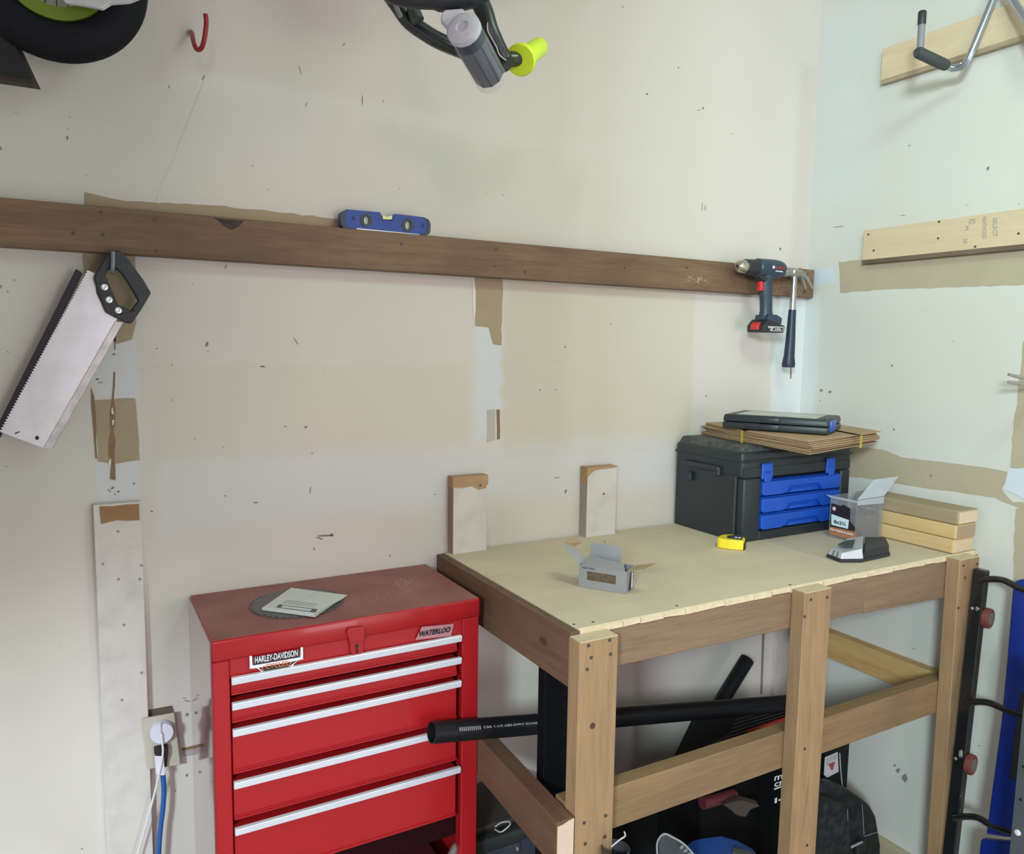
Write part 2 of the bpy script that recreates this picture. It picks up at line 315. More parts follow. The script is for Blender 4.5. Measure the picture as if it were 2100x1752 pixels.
# joint compound line, corner crack, cable slot right of the outlet
patch([(372, 1535), (436, 1521), (436, 1527), (372, 1541)], m_brn, 'wall_crack', amp=.0005)
patch([(372, 1542), (436, 1528), (436, 1540), (374, 1553)], mat('grimy_paint', (.42, .36, .36), .8), 'grimy_strip', amp=.002)
patch([(1620.5, 752), (1623, 752), (1623, 775), (1620.5, 778)], m_brn, 'wall_crack', amp=.0002)
patch([(1563, 1296), (1568, 1296), (1563, 1424), (1559, 1424)], m_mark, 'wall_gap', amp=0)
patch([(1720, 538), (1790, 530), (2500, 459), (2500, 572), (1960, 589), (1850, 592), (1724, 601)], m_tanr, wall=wall_right, fn=RW)
patch([(1690, 905), (1735, 916), (1810, 921), (1850, 938), (1960, 950), (2025, 960), (2066, 968), (2056, 1008), (2078, 1030), (2140, 1034), (2140, 1060), (2086, 1040), (2040, 1022), (1960, 1008), (1880, 1000), (1800, 985), (1733, 976), (1690, 960)], m_tanr, wall=wall_right, fn=RW)
patch([(2099, 700), (2140, 690), (2140, 966), (2072, 962), (2076, 900), (2085, 830), (2091, 780)], m_tanr, wall=wall_right, fn=RW)
patch([(2084, 1042), (2140, 1046), (2140, 1200), (2078, 1200), (2080, 1100)], m_tanr, wall=wall_right, fn=RW)
patch([(2068, 962), (2140, 955), (2140, 1028), (2100, 1022), (2058, 1004)], m_mud, 'compound_smear', wall=wall_right, fn=RW, t=.0012, amp=.004)
# scuffs, dents and screw holes seen on the walls
def scuffs(lst, wall, fn):
    bm = bmesh.new()
    for (x, y, rx, ry, a) in lst:
        ca, sa = math.cos(a), math.sin(a); ring = []
        for k in range(7):
            t = 2*math.pi*k/7; jx = random.uniform(.6, 1.15); u, v = rx*jx*math.cos(t), ry*jx*math.sin(t)
            ring.append(fn((x+u*ca-v*sa, y+u*sa+v*ca), 0))
        off = Vector((0, -.0008, 0)) if fn is W else Vector((-.0008, 0, 0))
        a_ = [bm.verts.new(q) for q in ring]; b_ = [bm.verts.new(q+off) for q in ring]
        bm.faces.new(a_); bm.faces.new(b_[::-1])
        for i in range(7): bm.faces.new([a_[i], a_[(i+1) % 7], b_[(i+1) % 7], b_[i]])
    o = bm2(bm, 'scuff_mark', m_mark if fn is W else mat('grey_scuff', (.22, .22, .2), .8), wall); o['kind'] = 'stuff'; return o
sc = [(417, 160, 1.6, 7, .45), (347, 178, 1, 4, 0), (138, 283, 2.5, 5, 0), (143, 240, 1.5, 1.5, 0), (140, 265, 1.5, 1.5, 0), (177, 359, 2, 1.2, 0), (2, 305, 2, 6, -.4), (615, 142, .7, 14, -.25), (628, 215, .8, 7, .3), (518, 340, 2, 1.3, 0), (549, 389, 1.5, 1.2, 0), (706, 90, 1, 5, .6), (743, 205, 1, 11, 0), (786, 208, 1.5, 1.5, 0), (33, 230, 3, 1, 0), (219, 252, 1.2, 1.2, 0),
      (424, 706, 3, 6, .2), (427, 720, 1.5, 1.5, 0), (463, 547, 1.5, 6, .7), (607, 700, 1, 9, -.6), (538, 752, 6, 2, 0), (353, 748, 2, 1.6, 0), (352, 821, 1.5, 2.5, 0), (627, 876, 3, 2, 0), (457, 917, 1.5, 2, 0), (640, 930, 1.5, 2, 0), (462, 1017, 2, 2, 0), (524, 1031, 6, 1.6, 0), (636, 1007, .9, 12, .1), (275, 992, 2, 3, 0), (243, 1009, 3.5, 2.2, 0), (236, 1014, 2, 2, 0), (231, 1001, 5, 2, -.6), (224, 1006, 6, 1, .6), (311, 1049, 4, 2, 0), (12, 957, 3, 1, 0), (665, 1099, 17, 2.2, -.05), (655, 1104, 8, 2, .3), (680, 1098, 5, 4, 0), (644, 1126, 1.5, 3, 0), (800, 1140, 1, 4, 0), (30, 575, 1.5, 3, 0), (16, 598, 2, 2, 0), (2, 588, 1.5, 5, 0), (16, 722, 3, 1.5, .6), (395, 583, 1.5, 1.5, 0),
      (200, 778, 4, 3, 0), (233, 727, 4, 2, 0), (205, 785, 9, 1, 0), (321, 715, 4, 1, -.3), (540, 753, 3, 1, 0),
      (1159, 712, 1.5, 2.2, -.3), (1253, 664, 1.3, 1.6, 0), (1108, 800, 2, 1.5, 0), (1139, 800, 1.3, 1.7, 0), (1143, 742, 2, .7, 0), (1600, 511, 2, 3.5, 0), (1327, 193, 2.5, 2.5, 0), (1442, 222, 2.4, 2.4, 0), (1433, 226, 6, .7, -.2), (1391, 139, 1.5, 2, 0), (1440, 425, .7, 9, 0), (1446, 427, .7, 6, 0), (1277, 14, 1, 3, .4), (1500, 275, 1.2, 1, 0), (1448, 812, 2, 2, 0), (1141, 980, 7, 1, -.1), (1160, 1008, 2, 5, .4), (892, 1014, 1.6, 1.4, 0), (1032, 400, 1.5, 1, 0), (819, 387, 1.2, 1.2, 0), (876, 329, 1, 1, 0),
      (352, 1483, 1, 1, 0), (378, 1432, 4, 1, 0), (385, 1438, 8, 1.2, .1), (384, 1466, 4.5, 4, 0), (383, 1590, 2.5, 4, .4), (360, 1622, 2, 2, 0), (168, 1741, 2, 2, 0), (400, 900, 1.4, 2, 0), (585, 875, 4, 1, 0), (1008, 1663, 4, 4, 0)]
scuffs(sc, wall_back, W)
sr = [(1829, 750, 2, 3, 0), (1833, 881, 2.5, 2.5, 0), (1684, 801, 4, 3, .3), (1702, 804, 3.5, 2.5, -.3), (1682, 822, 1.5, 1.5, 0), (1865, 299, 3, 1.3, -.8), (2027, 346, 3.5, 5, .4), (1720, 465, 12, .9, -.1), (1850, 442, 7, .7, -.1), (1982, 420, 2, 1, 0), (2090, 419, 1.6, 1.4, 0), (1909, 976, 2, 4, .6), (1874, 1331, 1.8, 1.8, 0), (1842, 1580, 5, 7, .4), (1855, 1596, 7, 9, .4), (1835, 1570, 3, 3, 0), (2008, 1530, 2, 1.6, 0), (1955, 700, 1.2, 1.2, 0), (1850, 545, 2, 1.2, 0)]
scuffs(sr, wall_right, RW)
def specks(name, p0, p1, p2, n, m, parent, smin=.0006, smax=.0016, nrm=(0, 0, 1), h=.0006):
    """small crumbs scattered over the parallelogram p0,p1,p2"""
    bm = bmesh.new(); nrm = Vector(nrm); a = (p1-p0); b_ = (p2-p0); ua, ub = a.normalized(), nrm.cross(a.normalized())
    for k in range(n):
        g1, g2 = min(1, max(0, random.gauss(.5, .22))), min(1, max(0, random.gauss(.5, .22))); c = p0+a*g1+b_*g2; r1, r2 = random.uniform(smin, smax), random.uniform(smin, smax)
        q = [c+ua*r1, c+ub*r2, c-ua*r1*.8, c-ub*r2*.9]; lo = [bm.verts.new(v) for v in q]; hi = [bm.verts.new(v+nrm*h) for v in q]
        bm.faces.new(hi)
        for i in range(4): bm.faces.new([lo[i], lo[(i+1) % 4], hi[(i+1) % 4], hi[i]])
    o = bm2(bm, name, m, parent); o['kind'] = 'stuff'; return o
# ================================================================== BOARDS ON THE WALLS
m_screw = mat('dark_screw', (.10, .08, .07), .5, .6)
def screw(p, n, parent, r=.0035, m=None):
    n = Vector(n); lathe('screw', [(0, r), (.0012, r), (.0015, r*.5)], Vector(p), n, m or m_screw, parent, 8)
ZB = .7023
lb = thing('wall_board', 'long brown stained wooden board screwed along the back wall', 'board', (-1.3, -.02, ZB))
m_stain = wood('stained_board', (.125, .072, .040), (.235, .143, .082), 'x', stain=(.085, .05, .03), stainf=.55, knots=.7)
box('plank', (-3.2, -.038, ZB), (-.010, 0, ZB+.089), m_stain, lb, .0015)
for p in [(208, 436), (318, 452), (212, 482), (151, 479), (322, 515), (1018, 510), (1015, 546), (1077, 558), (1281, 549), (824, 500), (1640, 552), (1656, 563), (1650, 598), (1408, 549)]: screw(W(p, .038), (0, -1, 0), lb)
patch([(438, 447), (500, 453), (490, 464), (475, 471), (463, 466), (452, 457)], mat('knot_bark', (.045, .03, .028), .8, var=.5, scale=80), 'knot', lb, W, .0006, .001, .0382)
m_chip = mat('chipped_spot', (.50, .40, .28), .8, var=.3, scale=300)
specks('chipped_spot', W((1395, 561), .0382), W((1465, 566), .0382), W((1395, 583), .0382), 60, m_chip, lb, .0006, .0024, (0, -1, 0))
specks('chipped_spot', W((1590, 578), .0382), W((1655, 582), .0382), W((1590, 604), .0382), 70, m_chip, lb, .0006, .0022, (0, -1, 0))
m_paintw = mat('painted_wood', (.63, .595, .56), .6, var=.06, scale=9, bump=.25, bscale=40, dust=(.35, .33, .33), dustf=.35)
m_raw = mat('bare_orange_wood', (.30, .165, .075), .8, var=.25, scale=30, bump=.3)
m_raw2 = mat('bare_tan_wood', (.42, .27, .14), .8, var=.2, scale=30, bump=.3)
def batten(x0, x1, ztop, zbot, t, label):
    b_ = thing('wall_batten', label, 'batten', ((x0+x1)/2, -t/2, zbot))
    box('plank', (x0, -t, zbot), (x1, 0, ztop), m_paintw, b_, .001); return b_
b1 = batten(-2.096, -2.008, .196, FLOOR, .02, 'tall white painted batten with a bare brown patch on top, left of the chest')
patch([(204, 1040), (284, 1034), (286, 1066), (262, 1069), (240, 1067), (206, 1075)], m_raw, 'bare_patch', b1, W, .0008, .0012, .0205)
for p in [(242, 1090), (211, 1157), (243, 1188), (254, 1282), (250, 1436), (290, 1160), (287, 1188), (290, 1380)]: screw(W(p, .02), (0, -1, 0), b1, .0028, mat('filled_hole', (.3, .27, .25), .8))
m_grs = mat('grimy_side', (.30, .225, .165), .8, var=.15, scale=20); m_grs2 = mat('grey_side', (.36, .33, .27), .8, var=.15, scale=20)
b2 = batten(-1.293, -1.196, .197, -.001, .030, 'short white batten above the bench with a wide bare wood band on top')
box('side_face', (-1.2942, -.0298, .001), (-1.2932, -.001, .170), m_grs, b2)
box('bare_patch', (-1.2948, -.0308, .172), (-1.1945, -.001, .1985), m_raw2, b2)
patch([(935, 990), (998, 985), (997, 1001), (988, 1003), (982, 1005), (972, 1000), (966, 997), (960, 999), (950, 1001), (943, 1000), (935, 1001)], m_raw2, 'bare_patch', b2, W, .0006, .0006, .0306)
screw(W((985, 995), .0314), (0, -1, 0), b2, .003)
b3 = batten(-.884, -.782, .196, -.001, .034, 'short white batten above the bench, beside the black toolbox, bare only at one edge')
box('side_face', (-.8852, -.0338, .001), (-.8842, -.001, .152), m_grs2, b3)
box('bare_patch', (-.8856, -.0342, .152), (-.8838, -.001, .1972), m_raw2, b3)
prism('bare_patch', [(-.885, -.0346, .197), (-.782, -.0346, .197), (-.785, -.0346, .192), (-.86, -.0346, .189), (-.874, -.0346, .179), (-.885, -.0346, .168)], (0, .003, 0), m_raw2, b3)
box('bare_top', (-.8845, -.0342, .1962), (-.7818, -.001, .1972), m_raw2, b3)
screw(W((1238, 1013), .034), (0, -1, 0), b3, .0028)
struct(box('trim_1', (-.073, -.018, FLOOR), (-.001, -.0005, -.155), m_paintw))
m_pine = wood('pine_board', (.60, .475, .315), (.68, .56, .39), 'y', stain=(.55, .43, .28), stainf=.5, knots=.3)
rb1 = thing('wall_board', 'pale pine board fixed high on the side wall behind the bike hanger', 'board', (-.01, -.8, 1.32))
box('plank', (-.020, -1.6, 1.3235), (0, -.244, 1.412), m_pine, rb1, .001)
box('lower_edge', (-.019, -1.6, 1.312), (-.001, -.245, 1.3233), wood('dull_edge', (.30, .23, .15), (.46, .37, .25), 'y', knots=0), rb1)
rb2 = thing('wall_board', 'pale pine board with upright lumber stamps on the side wall', 'board', (-.01, -.8, .806))
box('plank', (-.020, -1.6, .806), (0, -.218, .895), m_pine, rb2, .001)
box('lower_edge', (-.019, -1.6, .7945), (-.001, -.2185, .8058), wood('dark_edge', (.10, .075, .045), (.24, .17, .12), 'y', knots=0, rings=40), rb2)  # darker strip below the face of the board
for p in [(1781, 481), (1792, 514), (1926, 455), (2089, 479), (2000, 506), (1924, 489)]: screw(RW(p, .020), (-1, 0, 0), rb2, .003)
m_ink = mat('faded_ink', (.27, .27, .22), .8)
def vt(s, pa, pb, h): text('stamp', s, RW(pa, .0201), RW(pb, .0201), (0, -1, 0), h, m_ink, rb2)
vt('SELECT', (2036, 448), (2036, 486), .011); vt('WHTWOOD', (2014, 445), (2014, 490), .011); vt('KD', (1987, 451), (1987, 461), .017); vt('M', (1979, 465), (1979, 473), .010); vt('20', (1976, 490), (1976, 500), .010)
# ================================================================== WORKBENCH
BX0, BD = -1.326, .62
wbn = thing('workbench', 'plywood-topped wooden workbench framed from brown lumber in the corner', 'workbench', (-.68, -.33, FLOOR))
lw = dict(lo=(.16, .098, .055), hi=(.265, .172, .102)); lw2 = dict(lo=(.255, .150, .073), hi=(.40, .252, .130)); lw3 = dict(lo=(.098, .048, .027), hi=(.16, .084, .048)); lw4 = dict(lo=(.180, .107, .050), hi=(.285, .176, .086))
def wd(ax, k=0): return wood('lumber_%d' % k, **[lw, lw2, lw3, lw4][k], axis=ax, stain=(.17, .115, .08), stainf=.35, knots=.7)
m_ply = wood('plywood', (.57, .475, .35), (.63, .535, .395), 'x', rough=.75, stain=(.47, .41, .31), stainf=.6, rings=16, knots=0)
box('plywood_top', (-1.306, -.617, -.012), (-.4665, -.0065, 0), m_ply, wbn, .0008)
box('plywood_top', (-.4635, -.619, -.012), (-.001, -.0065, -.0006), m_ply, wbn, .0008)
m_spl = mat('splintered_edge', (.68, .55, .38), .8, var=.2, scale=60)
for p in [(1177, 1281), (1216, 1276), (1388, 1243), (1620, 1200), (1240, 1112)]: lathe('screw', [(0, .003), (.0006, .003), (.0007, .001)], H(p, .0001), (0, 0, 1), m_screw, wbn, 8)
# pale splintered edge along the front of the sheet
bm = bmesh.new(); x = -1.305
while x < -.06:
    l_ = random.uniform(.03, .11); addhex(bm, [(x, -.6215, -.0125+random.uniform(0, .004)), (x+l_, -.6215, -.0125+random.uniform(0, .003)), (x+l_, -.616, -.0125), (x, -.616, -.0125), (x, -.6225, -.002), (x+l_, -.6215, -.0015), (x+l_, -.616, .0008), (x, -.616, .0008)]); x += l_+.002
bm2(bm, 'splintered_edge', m_spl, wbn)
AZ = -.0125
box('apron', (BX0, -.6195, -.112), (-1.288, -.002, -.003), wd('y', 2), wbn, .0015)
def apr(x0, x1, za, zb_, y0=-.620): return hexa('apron', [(x0, y0, za), (x1, y0, zb_), (x1, -.582, zb_), (x0, -.582, za), (x0, y0, AZ), (x1, y0, AZ), (x1, -.582, AZ), (x0, -.582, AZ)], wd('x'), wbn, .0015)
apr(-1.288, -.470, -.089, -.099); apr(-.469, -.002, -.102, -.116, -.6205)
box('apron', (-1.288, -.040, -.105), (-.002, -.002, AZ), wd('x'), wbn, .0015)
def post(x, zt, ln=0):
    bm = bmesh.new(); addhex(bm, [(x+ln, -.658, FLOOR+.0005), (x+ln+.089, -.658, FLOOR+.0005), (x+ln+.089, -.621, FLOOR+.0005), (x+ln, -.621, FLOOR+.0005), (x, -.658, zt), (x+.089, -.658, zt), (x+.089, -.621, zt), (x, -.621, zt)]); bevel(bm, .002); o = bm2(bm, 'post', wd('z', 1), wbn)
    c_ = bmesh.new(); addbox(c_, (x+.002, -.657, zt-.003), (x+.087, -.622, zt+.0008)); bm2(c_, 'end_grain', mat('end_grain', (.55, .44, .30), .85, var=.2, scale=90), o); return o
p1 = post(-1.331, -.009); p2 = post(-.730, -.003, -.004); p3 = post(-.150, -.001, .014)
for p in [(1207, 1324), (1250, 1313), (1212, 1349), (1252, 1342), (1204, 1373), (1198, 1688), (1242, 1673), (1200, 1731), (1240, 1716)]: screw(W(p, .6583), (0, -1, 0), p1)
lathe('knot', [(0, .006), (.001, .006), (.0012, .002)], W((1215, 1489), .6582), (0, -1, 0), mat('knot_dark', (.07, .03, .02), .7), p1, 12)
for p in [(1663, 1230), (1696, 1225), (1650, 1265), (1650, 1536), (1655, 1734)]: screw(W(p, .6583), (0, -1, 0), p2)
for p in [(1976, 1160), (2004, 1157), (1979, 1185), (1965, 1247)]: screw(W(p, .6583), (0, -1, 0), p3)
box('rail', (-1.329, -.6205, -.429), (-.002, -.584, -.341), wd('x', 3), wbn, .0015)
def skewrail(y0, y1, za, zb_):
    xa, xb = -1.374, -1.342
    return hexa('rail', [(xa, y0, za), (xa+.038, y0, za), (xb+.038, y1, za), (xb, y1, za), (xa, y0, zb_), (xa+.038, y0, zb_), (xb+.038, y1, zb_), (xb, y1, zb_)], wd('y', 2), wbn, .001)
sk = skewrail(-.660, -.002, -.440, -.345)
eg = prism('end_grain', roughpoly([(-1.373, -.6605, -.438), (-1.337, -.6605, -.438), (-1.337, -.6605, -.347), (-1.373, -.6605, -.352)], .0015, .012), (0, -.0015, 0), mat('raw_end', (.62, .46, .36), .85, var=.15, scale=60), sk)
screw(P((1061, 1741), 0, -1.368), (-1, 0, 0), sk, .004, mat('bright_screw', (.7, .6, .5), .35, .7))
m_yel = wood('yellow_pine', (.46, .27, .095), (.66, .45, .19), 'y', stain=(.25, .15, .06), stainf=.3, rings=34, knots=.8)
box('rail', (-.038, -.5815, -.452), (-.001, -.042, -.368), m_yel, wbn, .0015)
# ================================================================== RED TOOL CHEST
X0, X1, YF_, ZT = -1.916, -1.358, -.304, -.0245
m_red = mat('red_enamel', (.37, .010, .014), .34, var=.06, scale=5, coat=.2, spec=.4)
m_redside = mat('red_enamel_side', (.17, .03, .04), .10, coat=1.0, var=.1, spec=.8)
def redtop():
    m, N, L, b = newmat('dusty_red_top'); b.inputs['Roughness'].default_value = .5
    g = N.new('ShaderNodeTexCoord'); n = N.new('ShaderNodeTexNoise'); n.inputs['Scale'].default_value = 9; n.inputs['Detail'].default_value = 9; L.new(g.outputs['Object'], n.inputs['Vector'])
    cr = N.new('ShaderNodeValToRGB'); e = cr.color_ramp.elements; e[0].position = .3; e[0].color = (.20, .050, .050, 1); e[1].position = .72; e[1].color = (.29, .115, .10, 1); el = e.new(.82); el.color = (.40, .26, .18, 1); L.new(n.outputs['Fac'], cr.inputs[0]); L.new(cr.outputs[0], b.inputs['Base Color']); return m
m_rtop = redtop()
m_dkred = mat('shaded_red_inside', (.016, .002, .003), .7, spec=.1)  # near-black red: shade of the drawer gaps put into the colour
tc_ = thing('tool_chest', 'red steel tool chest with silver drawer pulls standing against the back wall', 'tool chest', ((X0+X1)/2, -.15, FLOOR))
def zav(pl_, pr_, y=YF_-.01): return (W(pl_, -y).z+W(pr_, -y).z)/2
zl = zav((436, 1357), (979, 1267), YF_)
lid = box('lid', (X0-.0001, YF_-.003, zl), (X1+.002, -.002, ZT), m_red, tc_, .004, 2)
box('lid_top', (X0+.001, YF_+.001, ZT-.0005), (X1-.001, -.005, ZT+.0006), m_rtop, lid)
XL_, XR_ = W((474, 1450), -YF_).x, W((946, 1450), -YF_).x
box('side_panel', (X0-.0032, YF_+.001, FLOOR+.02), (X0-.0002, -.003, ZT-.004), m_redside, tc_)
box('side_panel', (X1-.004, YF_+.001, FLOOR+.02), (X1, -.003, zl), m_red, tc_)
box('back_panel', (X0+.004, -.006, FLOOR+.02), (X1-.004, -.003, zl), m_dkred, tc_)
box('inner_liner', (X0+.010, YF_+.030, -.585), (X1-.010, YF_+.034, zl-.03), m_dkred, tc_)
box('face_frame', (X0, YF_-.001, FLOOR+.02), (XL_-.001, YF_+.028, zl-.0005), m_red, tc_, .002)
box('face_frame', (XR_+.001, YF_-.001, FLOOR+.02), (X1, YF_+.028, zl-.0005), m_red, tc_, .002)
hz = [zav((475, 1390), (941, 1306.5)), zav((473, 1446), (938, 1350)), zav((476, 1496), (941, 1401)), zav((478, 1599), (940, 1499)), zav((480, 1701), (938, 1577.5))]
hh = .0148
box('face_frame', (XL_-.001, YF_+.003, hz[0]-.004), (XR_+.001, YF_+.028, zl-.0005), m_red, tc_, .001)
m_alu = mat('brushed_aluminium', (.80, .81, .90), .32, .25, var=.05, scale=40)
zb5 = zav((484, 1800), (930.6, 1699)); bots = [hz[1]+.0115, hz[2]+.0095, hz[3]+.0115, hz[4]+.0125, zb5]
for i in range(5):
    zt_, zb_ = hz[i], bots[i]
    d = bmesh.new(); addbox(d, (XL_+.001, YF_-.001, zb_), (XR_-.012, YF_+.026, zt_-.002)); bevel(d, .0015)
    for q in ([.004, .0085] if i < 4 else [.006]): addbox(d, (XL_+.001, YF_-.0035, zb_+q), (XR_-.012, YF_-.0009, zb_+q+.0022))
    dr = bm2(d, 'drawer', m_red, tc_)
    hd = bmesh.new(); addhex(hd, [(XL_+.001, YF_-.009, zt_-hh), (XR_-.004, YF_-.009, zt_-hh), (XR_-.004, YF_-.001, zt_-hh), (XL_+.001, YF_-.001, zt_-hh), (XL_+.001, YF_-.012, zt_), (XR_-.004, YF_-.012, zt_), (XR_-.004, YF_-.001, zt_), (XL_+.001, YF_-.001, zt_)]); bevel(hd, .0012)
    h_ = bm2(hd, 'handle', m_alu, dr); tag(h_, 'silver full-width drawer pull')
box('bottom_shelf', (X0+.005, YF_+.003, -.97), (X1-.005, -.007, -.96), m_red, tc_)
# latch
LP = lambda p: W(p, -YF_+.006)
prism('latch', [LP((719, 1291)), LP((747, 1287)), LP((747, 1312)), LP((745, 1338)), LP((738, 1345)), LP((726, 1346)), LP((719, 1338)), LP((717, 1314))], (0, .009, 0), m_red, tc_, .0015)
lt = prism('latch_cap', [W(p, -YF_+.011) for p in [(712, 1298), (714, 1290), (747, 1286), (749, 1292), (748, 1314), (718, 1319)]], (0, .006, 0), m_red, tc_, .0012)
prism('keyhole', [LP(p) + Vector((0, -.0006, 0)) for p in [(729, 1322), (734, 1321), (735, 1328), (733, 1331), (735, 1339), (729, 1340), (730, 1331), (728, 1328)]], (0, .0006, 0), mat('black_hole', (.01, .008, .008), .6), tc_)
# stickers
Fp = lambda p, o=.0: W(p, -YF_+.0031+o)
m_wh = mat('sticker_white', (.80, .80, .84), .4, var=.02); m_bk = mat('sticker_black', (.012, .010, .012), .4); m_or = mat('sticker_orange', (.72, .16, .03), .4); 
m_sred = mat('sticker_red', (.35, .05, .03), .5)
def Z4(x, y): return (480+x/4.2, 1290+y/4.2)
st = prism('sticker', [Fp(Z4(*p)) for p in [(132, 236), (155, 232), (157, 300), (572, 232), (573, 160), (593, 158), (594, 262), (550, 272), (490, 330), (470, 338), (245, 372), (195, 338), (135, 344)]], (0, -.0004, 0), m_wh, tc_); tag(st, 'black and white motorcycle shield sticker with orange letters')
prism('sticker_bar', [Fp(Z4(*p), .0004) for p in [(158, 246), (568, 176), (570, 244), (160, 316)]], (0, -.0003, 0), m_bk, st)
prism('sticker_bar', [Fp(Z4(*p), .0004) for p in [(208, 336), (545, 275), (478, 322), (455, 332), (250, 366)]], (0, -.0003, 0), m_bk, st)
for q in ([(163, 252), (168, 251), (170, 306), (165, 308)], [(558, 184), (564, 183), (566, 238), (560, 240)]): prism('sticker_line', [Fp(Z4(*p), .0007) for p in q], (0, -.0002, 0), m_sred, st)
text('lettering', 'HARLEY-DAVIDSON', Fp(Z4(180, 296), .0009), Fp(Z4(548, 232), .0009), (0, 0, 1), .0125, m_wh, st, bold=.012)
text('lettering', 'CYCLES', Fp(Z4(272, 347), .0009), Fp(Z4(462, 315), .0009), (0, 0, 1), .0095, m_or, st, bold=.008)
for q in ([(255, 320), (265, 319), (243, 340), (262, 360), (252, 361), (233, 341)], [(470, 282), (480, 280), (497, 292), (470, 322), (462, 322), (486, 294)]): prism('sticker_line', [Fp(Z4(*p), .0008) for p in q], (0, -.0003, 0), m_or, st)
m_sil = mat('sticker_silver', (.50, .24, .27), .35, .3)
ws = prism('sticker', [Fp(p) for p in [(852, 1313), (865, 1286), (931, 1279.5), (925, 1304)]], (0, -.0004, 0), m_sil, tc_); tag(ws, 'translucent silver maker sticker with black slanted letters')
text('lettering', 'WATERLOO', Fp((860, 1305.5), .0006), Fp((924, 1295.5), .0006), (0, 0, 1), .0110, m_bk, ws, shear=.35, bold=.05)
# things in the open bottom of the chest
bt = thing('bottle', 'small dusty clear bottle in the dark open bottom of the red chest', 'bottle', (-1.405, -.22, -.66))
lathe('body', [(0, .009), (.03, .010), (.036, .006), (.042, .006)], (-1.412, -.275, -.640), (.35, 0, .5), mat('dusty_clear', (.20, .17, .16), .3, alpha=.8), bt, 14)
lathe('cap', [(0, .008), (.012, .008)], (-1.387, -.275, -.604), (.35, 0, .5), mat('brass_cap', (.16, .12, .09), .4, .4), bt, 12)
sb2 = thing('storage_bin', 'maroon plastic bin in the dark open bottom of the red chest', 'bin', (-1.52, -.17, -.80))
box('tub', (-1.60, -.27, -.955), (-1.43, -.06, -.66), mat('maroon_bin', (.06, .008, .012), .5), sb2, .006, 2); box('rim', (-1.605, -.275, -.659), (-1.425, -.055, -.648), MC['maroon_bin'], sb2, .002)
specks('sawdust', H((790, 1180), ZT+.0008), H((860, 1172), ZT+.0008), H((800, 1215), ZT+.0008), 130, mat('sawdust', (.60, .44, .26), .9), tc_, .0004, .0011)
specks('sawdust', H((430, 1230), ZT+.0008), H((860, 1165), ZT+.0008), H((480, 1300), ZT+.0008), 60, MC['sawdust'], tc_, .0005, .0013)
# ---- on the chest top
zt0 = ZT+.0008
cblade = thing('circular_blade', 'dark round saw blade lying on the red tool chest', 'saw blade', (-1.722, -.160, zt0))
pts = []; nt = 40; R_ = .098
for k in range(nt):
    a = 2*math.pi*k/nt; g = 2*math.pi/nt
    for (da, r) in ((0, R_), (g*.45, R_*.985), (g*.6, R_*.93), (g*.85, R_*.93)): pts.append((-1.722+r*math.cos(a+da), -.160+r*math.sin(a+da), zt0))
m_blade = mat('dark_blade_steel', (.13, .125, .135), .42, .6, var=.2)
hole = [(-1.722+.008*math.cos(-2*math.pi*k/12), -.160+.008*math.sin(-2*math.pi*k/12), zt0) for k in range(12)]
prism('disc', pts, (0, 0, .002), m_blade, cblade, holes=[hole])
pk = thing('paper_packet', 'folded white paper packet lying on the round saw blade', 'packet', (-1.70, -.16, zt0+.003))
m_pap = mat('white_paper', (.60, .60, .58), .7, var=.08, scale=20, bump=.2); m_pr = mat('print_grey', (.10, .10, .11), .7); m_pg = mat('print_mid', (.36, .37, .38), .7)
zp = zt0+.003
def q3(pp, z): return [H(p, z) for p in pp]
prism('sheet', q3([(537, 1252), (604, 1209), (708, 1223), (646, 1266)], zp), (0, 0, .0015), m_pap, pk)
prism('sheet', q3([(537, 1249), (600, 1208), (706, 1227), (643, 1262)], zp+.0016), (0, 0, .002), m_pap, pk)
prism('sheet', q3([(540, 1247), (597, 1207), (712, 1222), (648, 1259)], zp+.0038), (0, 0, .0015), m_pap, pk)
prism('printing', q3([(566, 1246), (573, 1240), (652, 1250), (646, 1257)], zp+.0054), (0, 0, .0002), m_pr, pk)
prism('printing', q3([(576, 1246), (580, 1242), (640, 1250), (636, 1254)], zp+.0057), (0, 0, .0002), m_pap, pk)
for k in range(3): prism('printing', q3([(578+k*4, 1237-k*2.6), (580+k*4, 1235.8-k*2.6), (646+k*3, 1244-k*2.6), (644+k*3, 1245.2-k*2.6)], zp+.0054), (0, 0, .0002), m_pg, pk)
prism('crease', q3([(628, 1228), (629, 1228), (650, 1216), (649, 1216)], zp+.0054), (0, 0, .0001), m_pg, pk)
# ================================================================== ON THE LONG BOARD
def Zl(x, y): return (680+x/9.545, 410+y/9.545)
yl = .034
lv = thing('spirit_level', 'small blue spirit level standing on the long brown board', 'spirit level', W((790, 470), .03))
mlb = mat('blue_plastic', (.018, .055, .30), .4, var=.05); mbk = mat('black_rubber', (.018, .02, .024), .55); mgr = mat('dark_grey_plastic', (.035, .045, .055), .5)
def circ(c, r, n=16, ry=None): return [(c[0]+r*math.cos(2*math.pi*k/n), c[1]+(ry or r)*math.sin(2*math.pi*k/n)) for k in range(n)]
out_ = [(180, 230), (210, 190), (300, 150), (960, 208), (995, 345), (1010, 358), (1180, 372), (1200, 355), (1215, 250), (1260, 240), (1800, 305), (1900, 350), (1940, 430), (1935, 580), (1910, 640), (1850, 660), (240, 515), (195, 470), (182, 400)]
dz_ = (ZB+.0895) - min(W(Zl(*p), yl).z for p in out_)
def Lv(x, y, d=yl): q = W(Zl(x, y), d); q.z += dz_; return q
va = [Lv(*p) for p in [(618, 330), (640, 295), (700, 290), (730, 340), (720, 430), (690, 462), (640, 420)]]
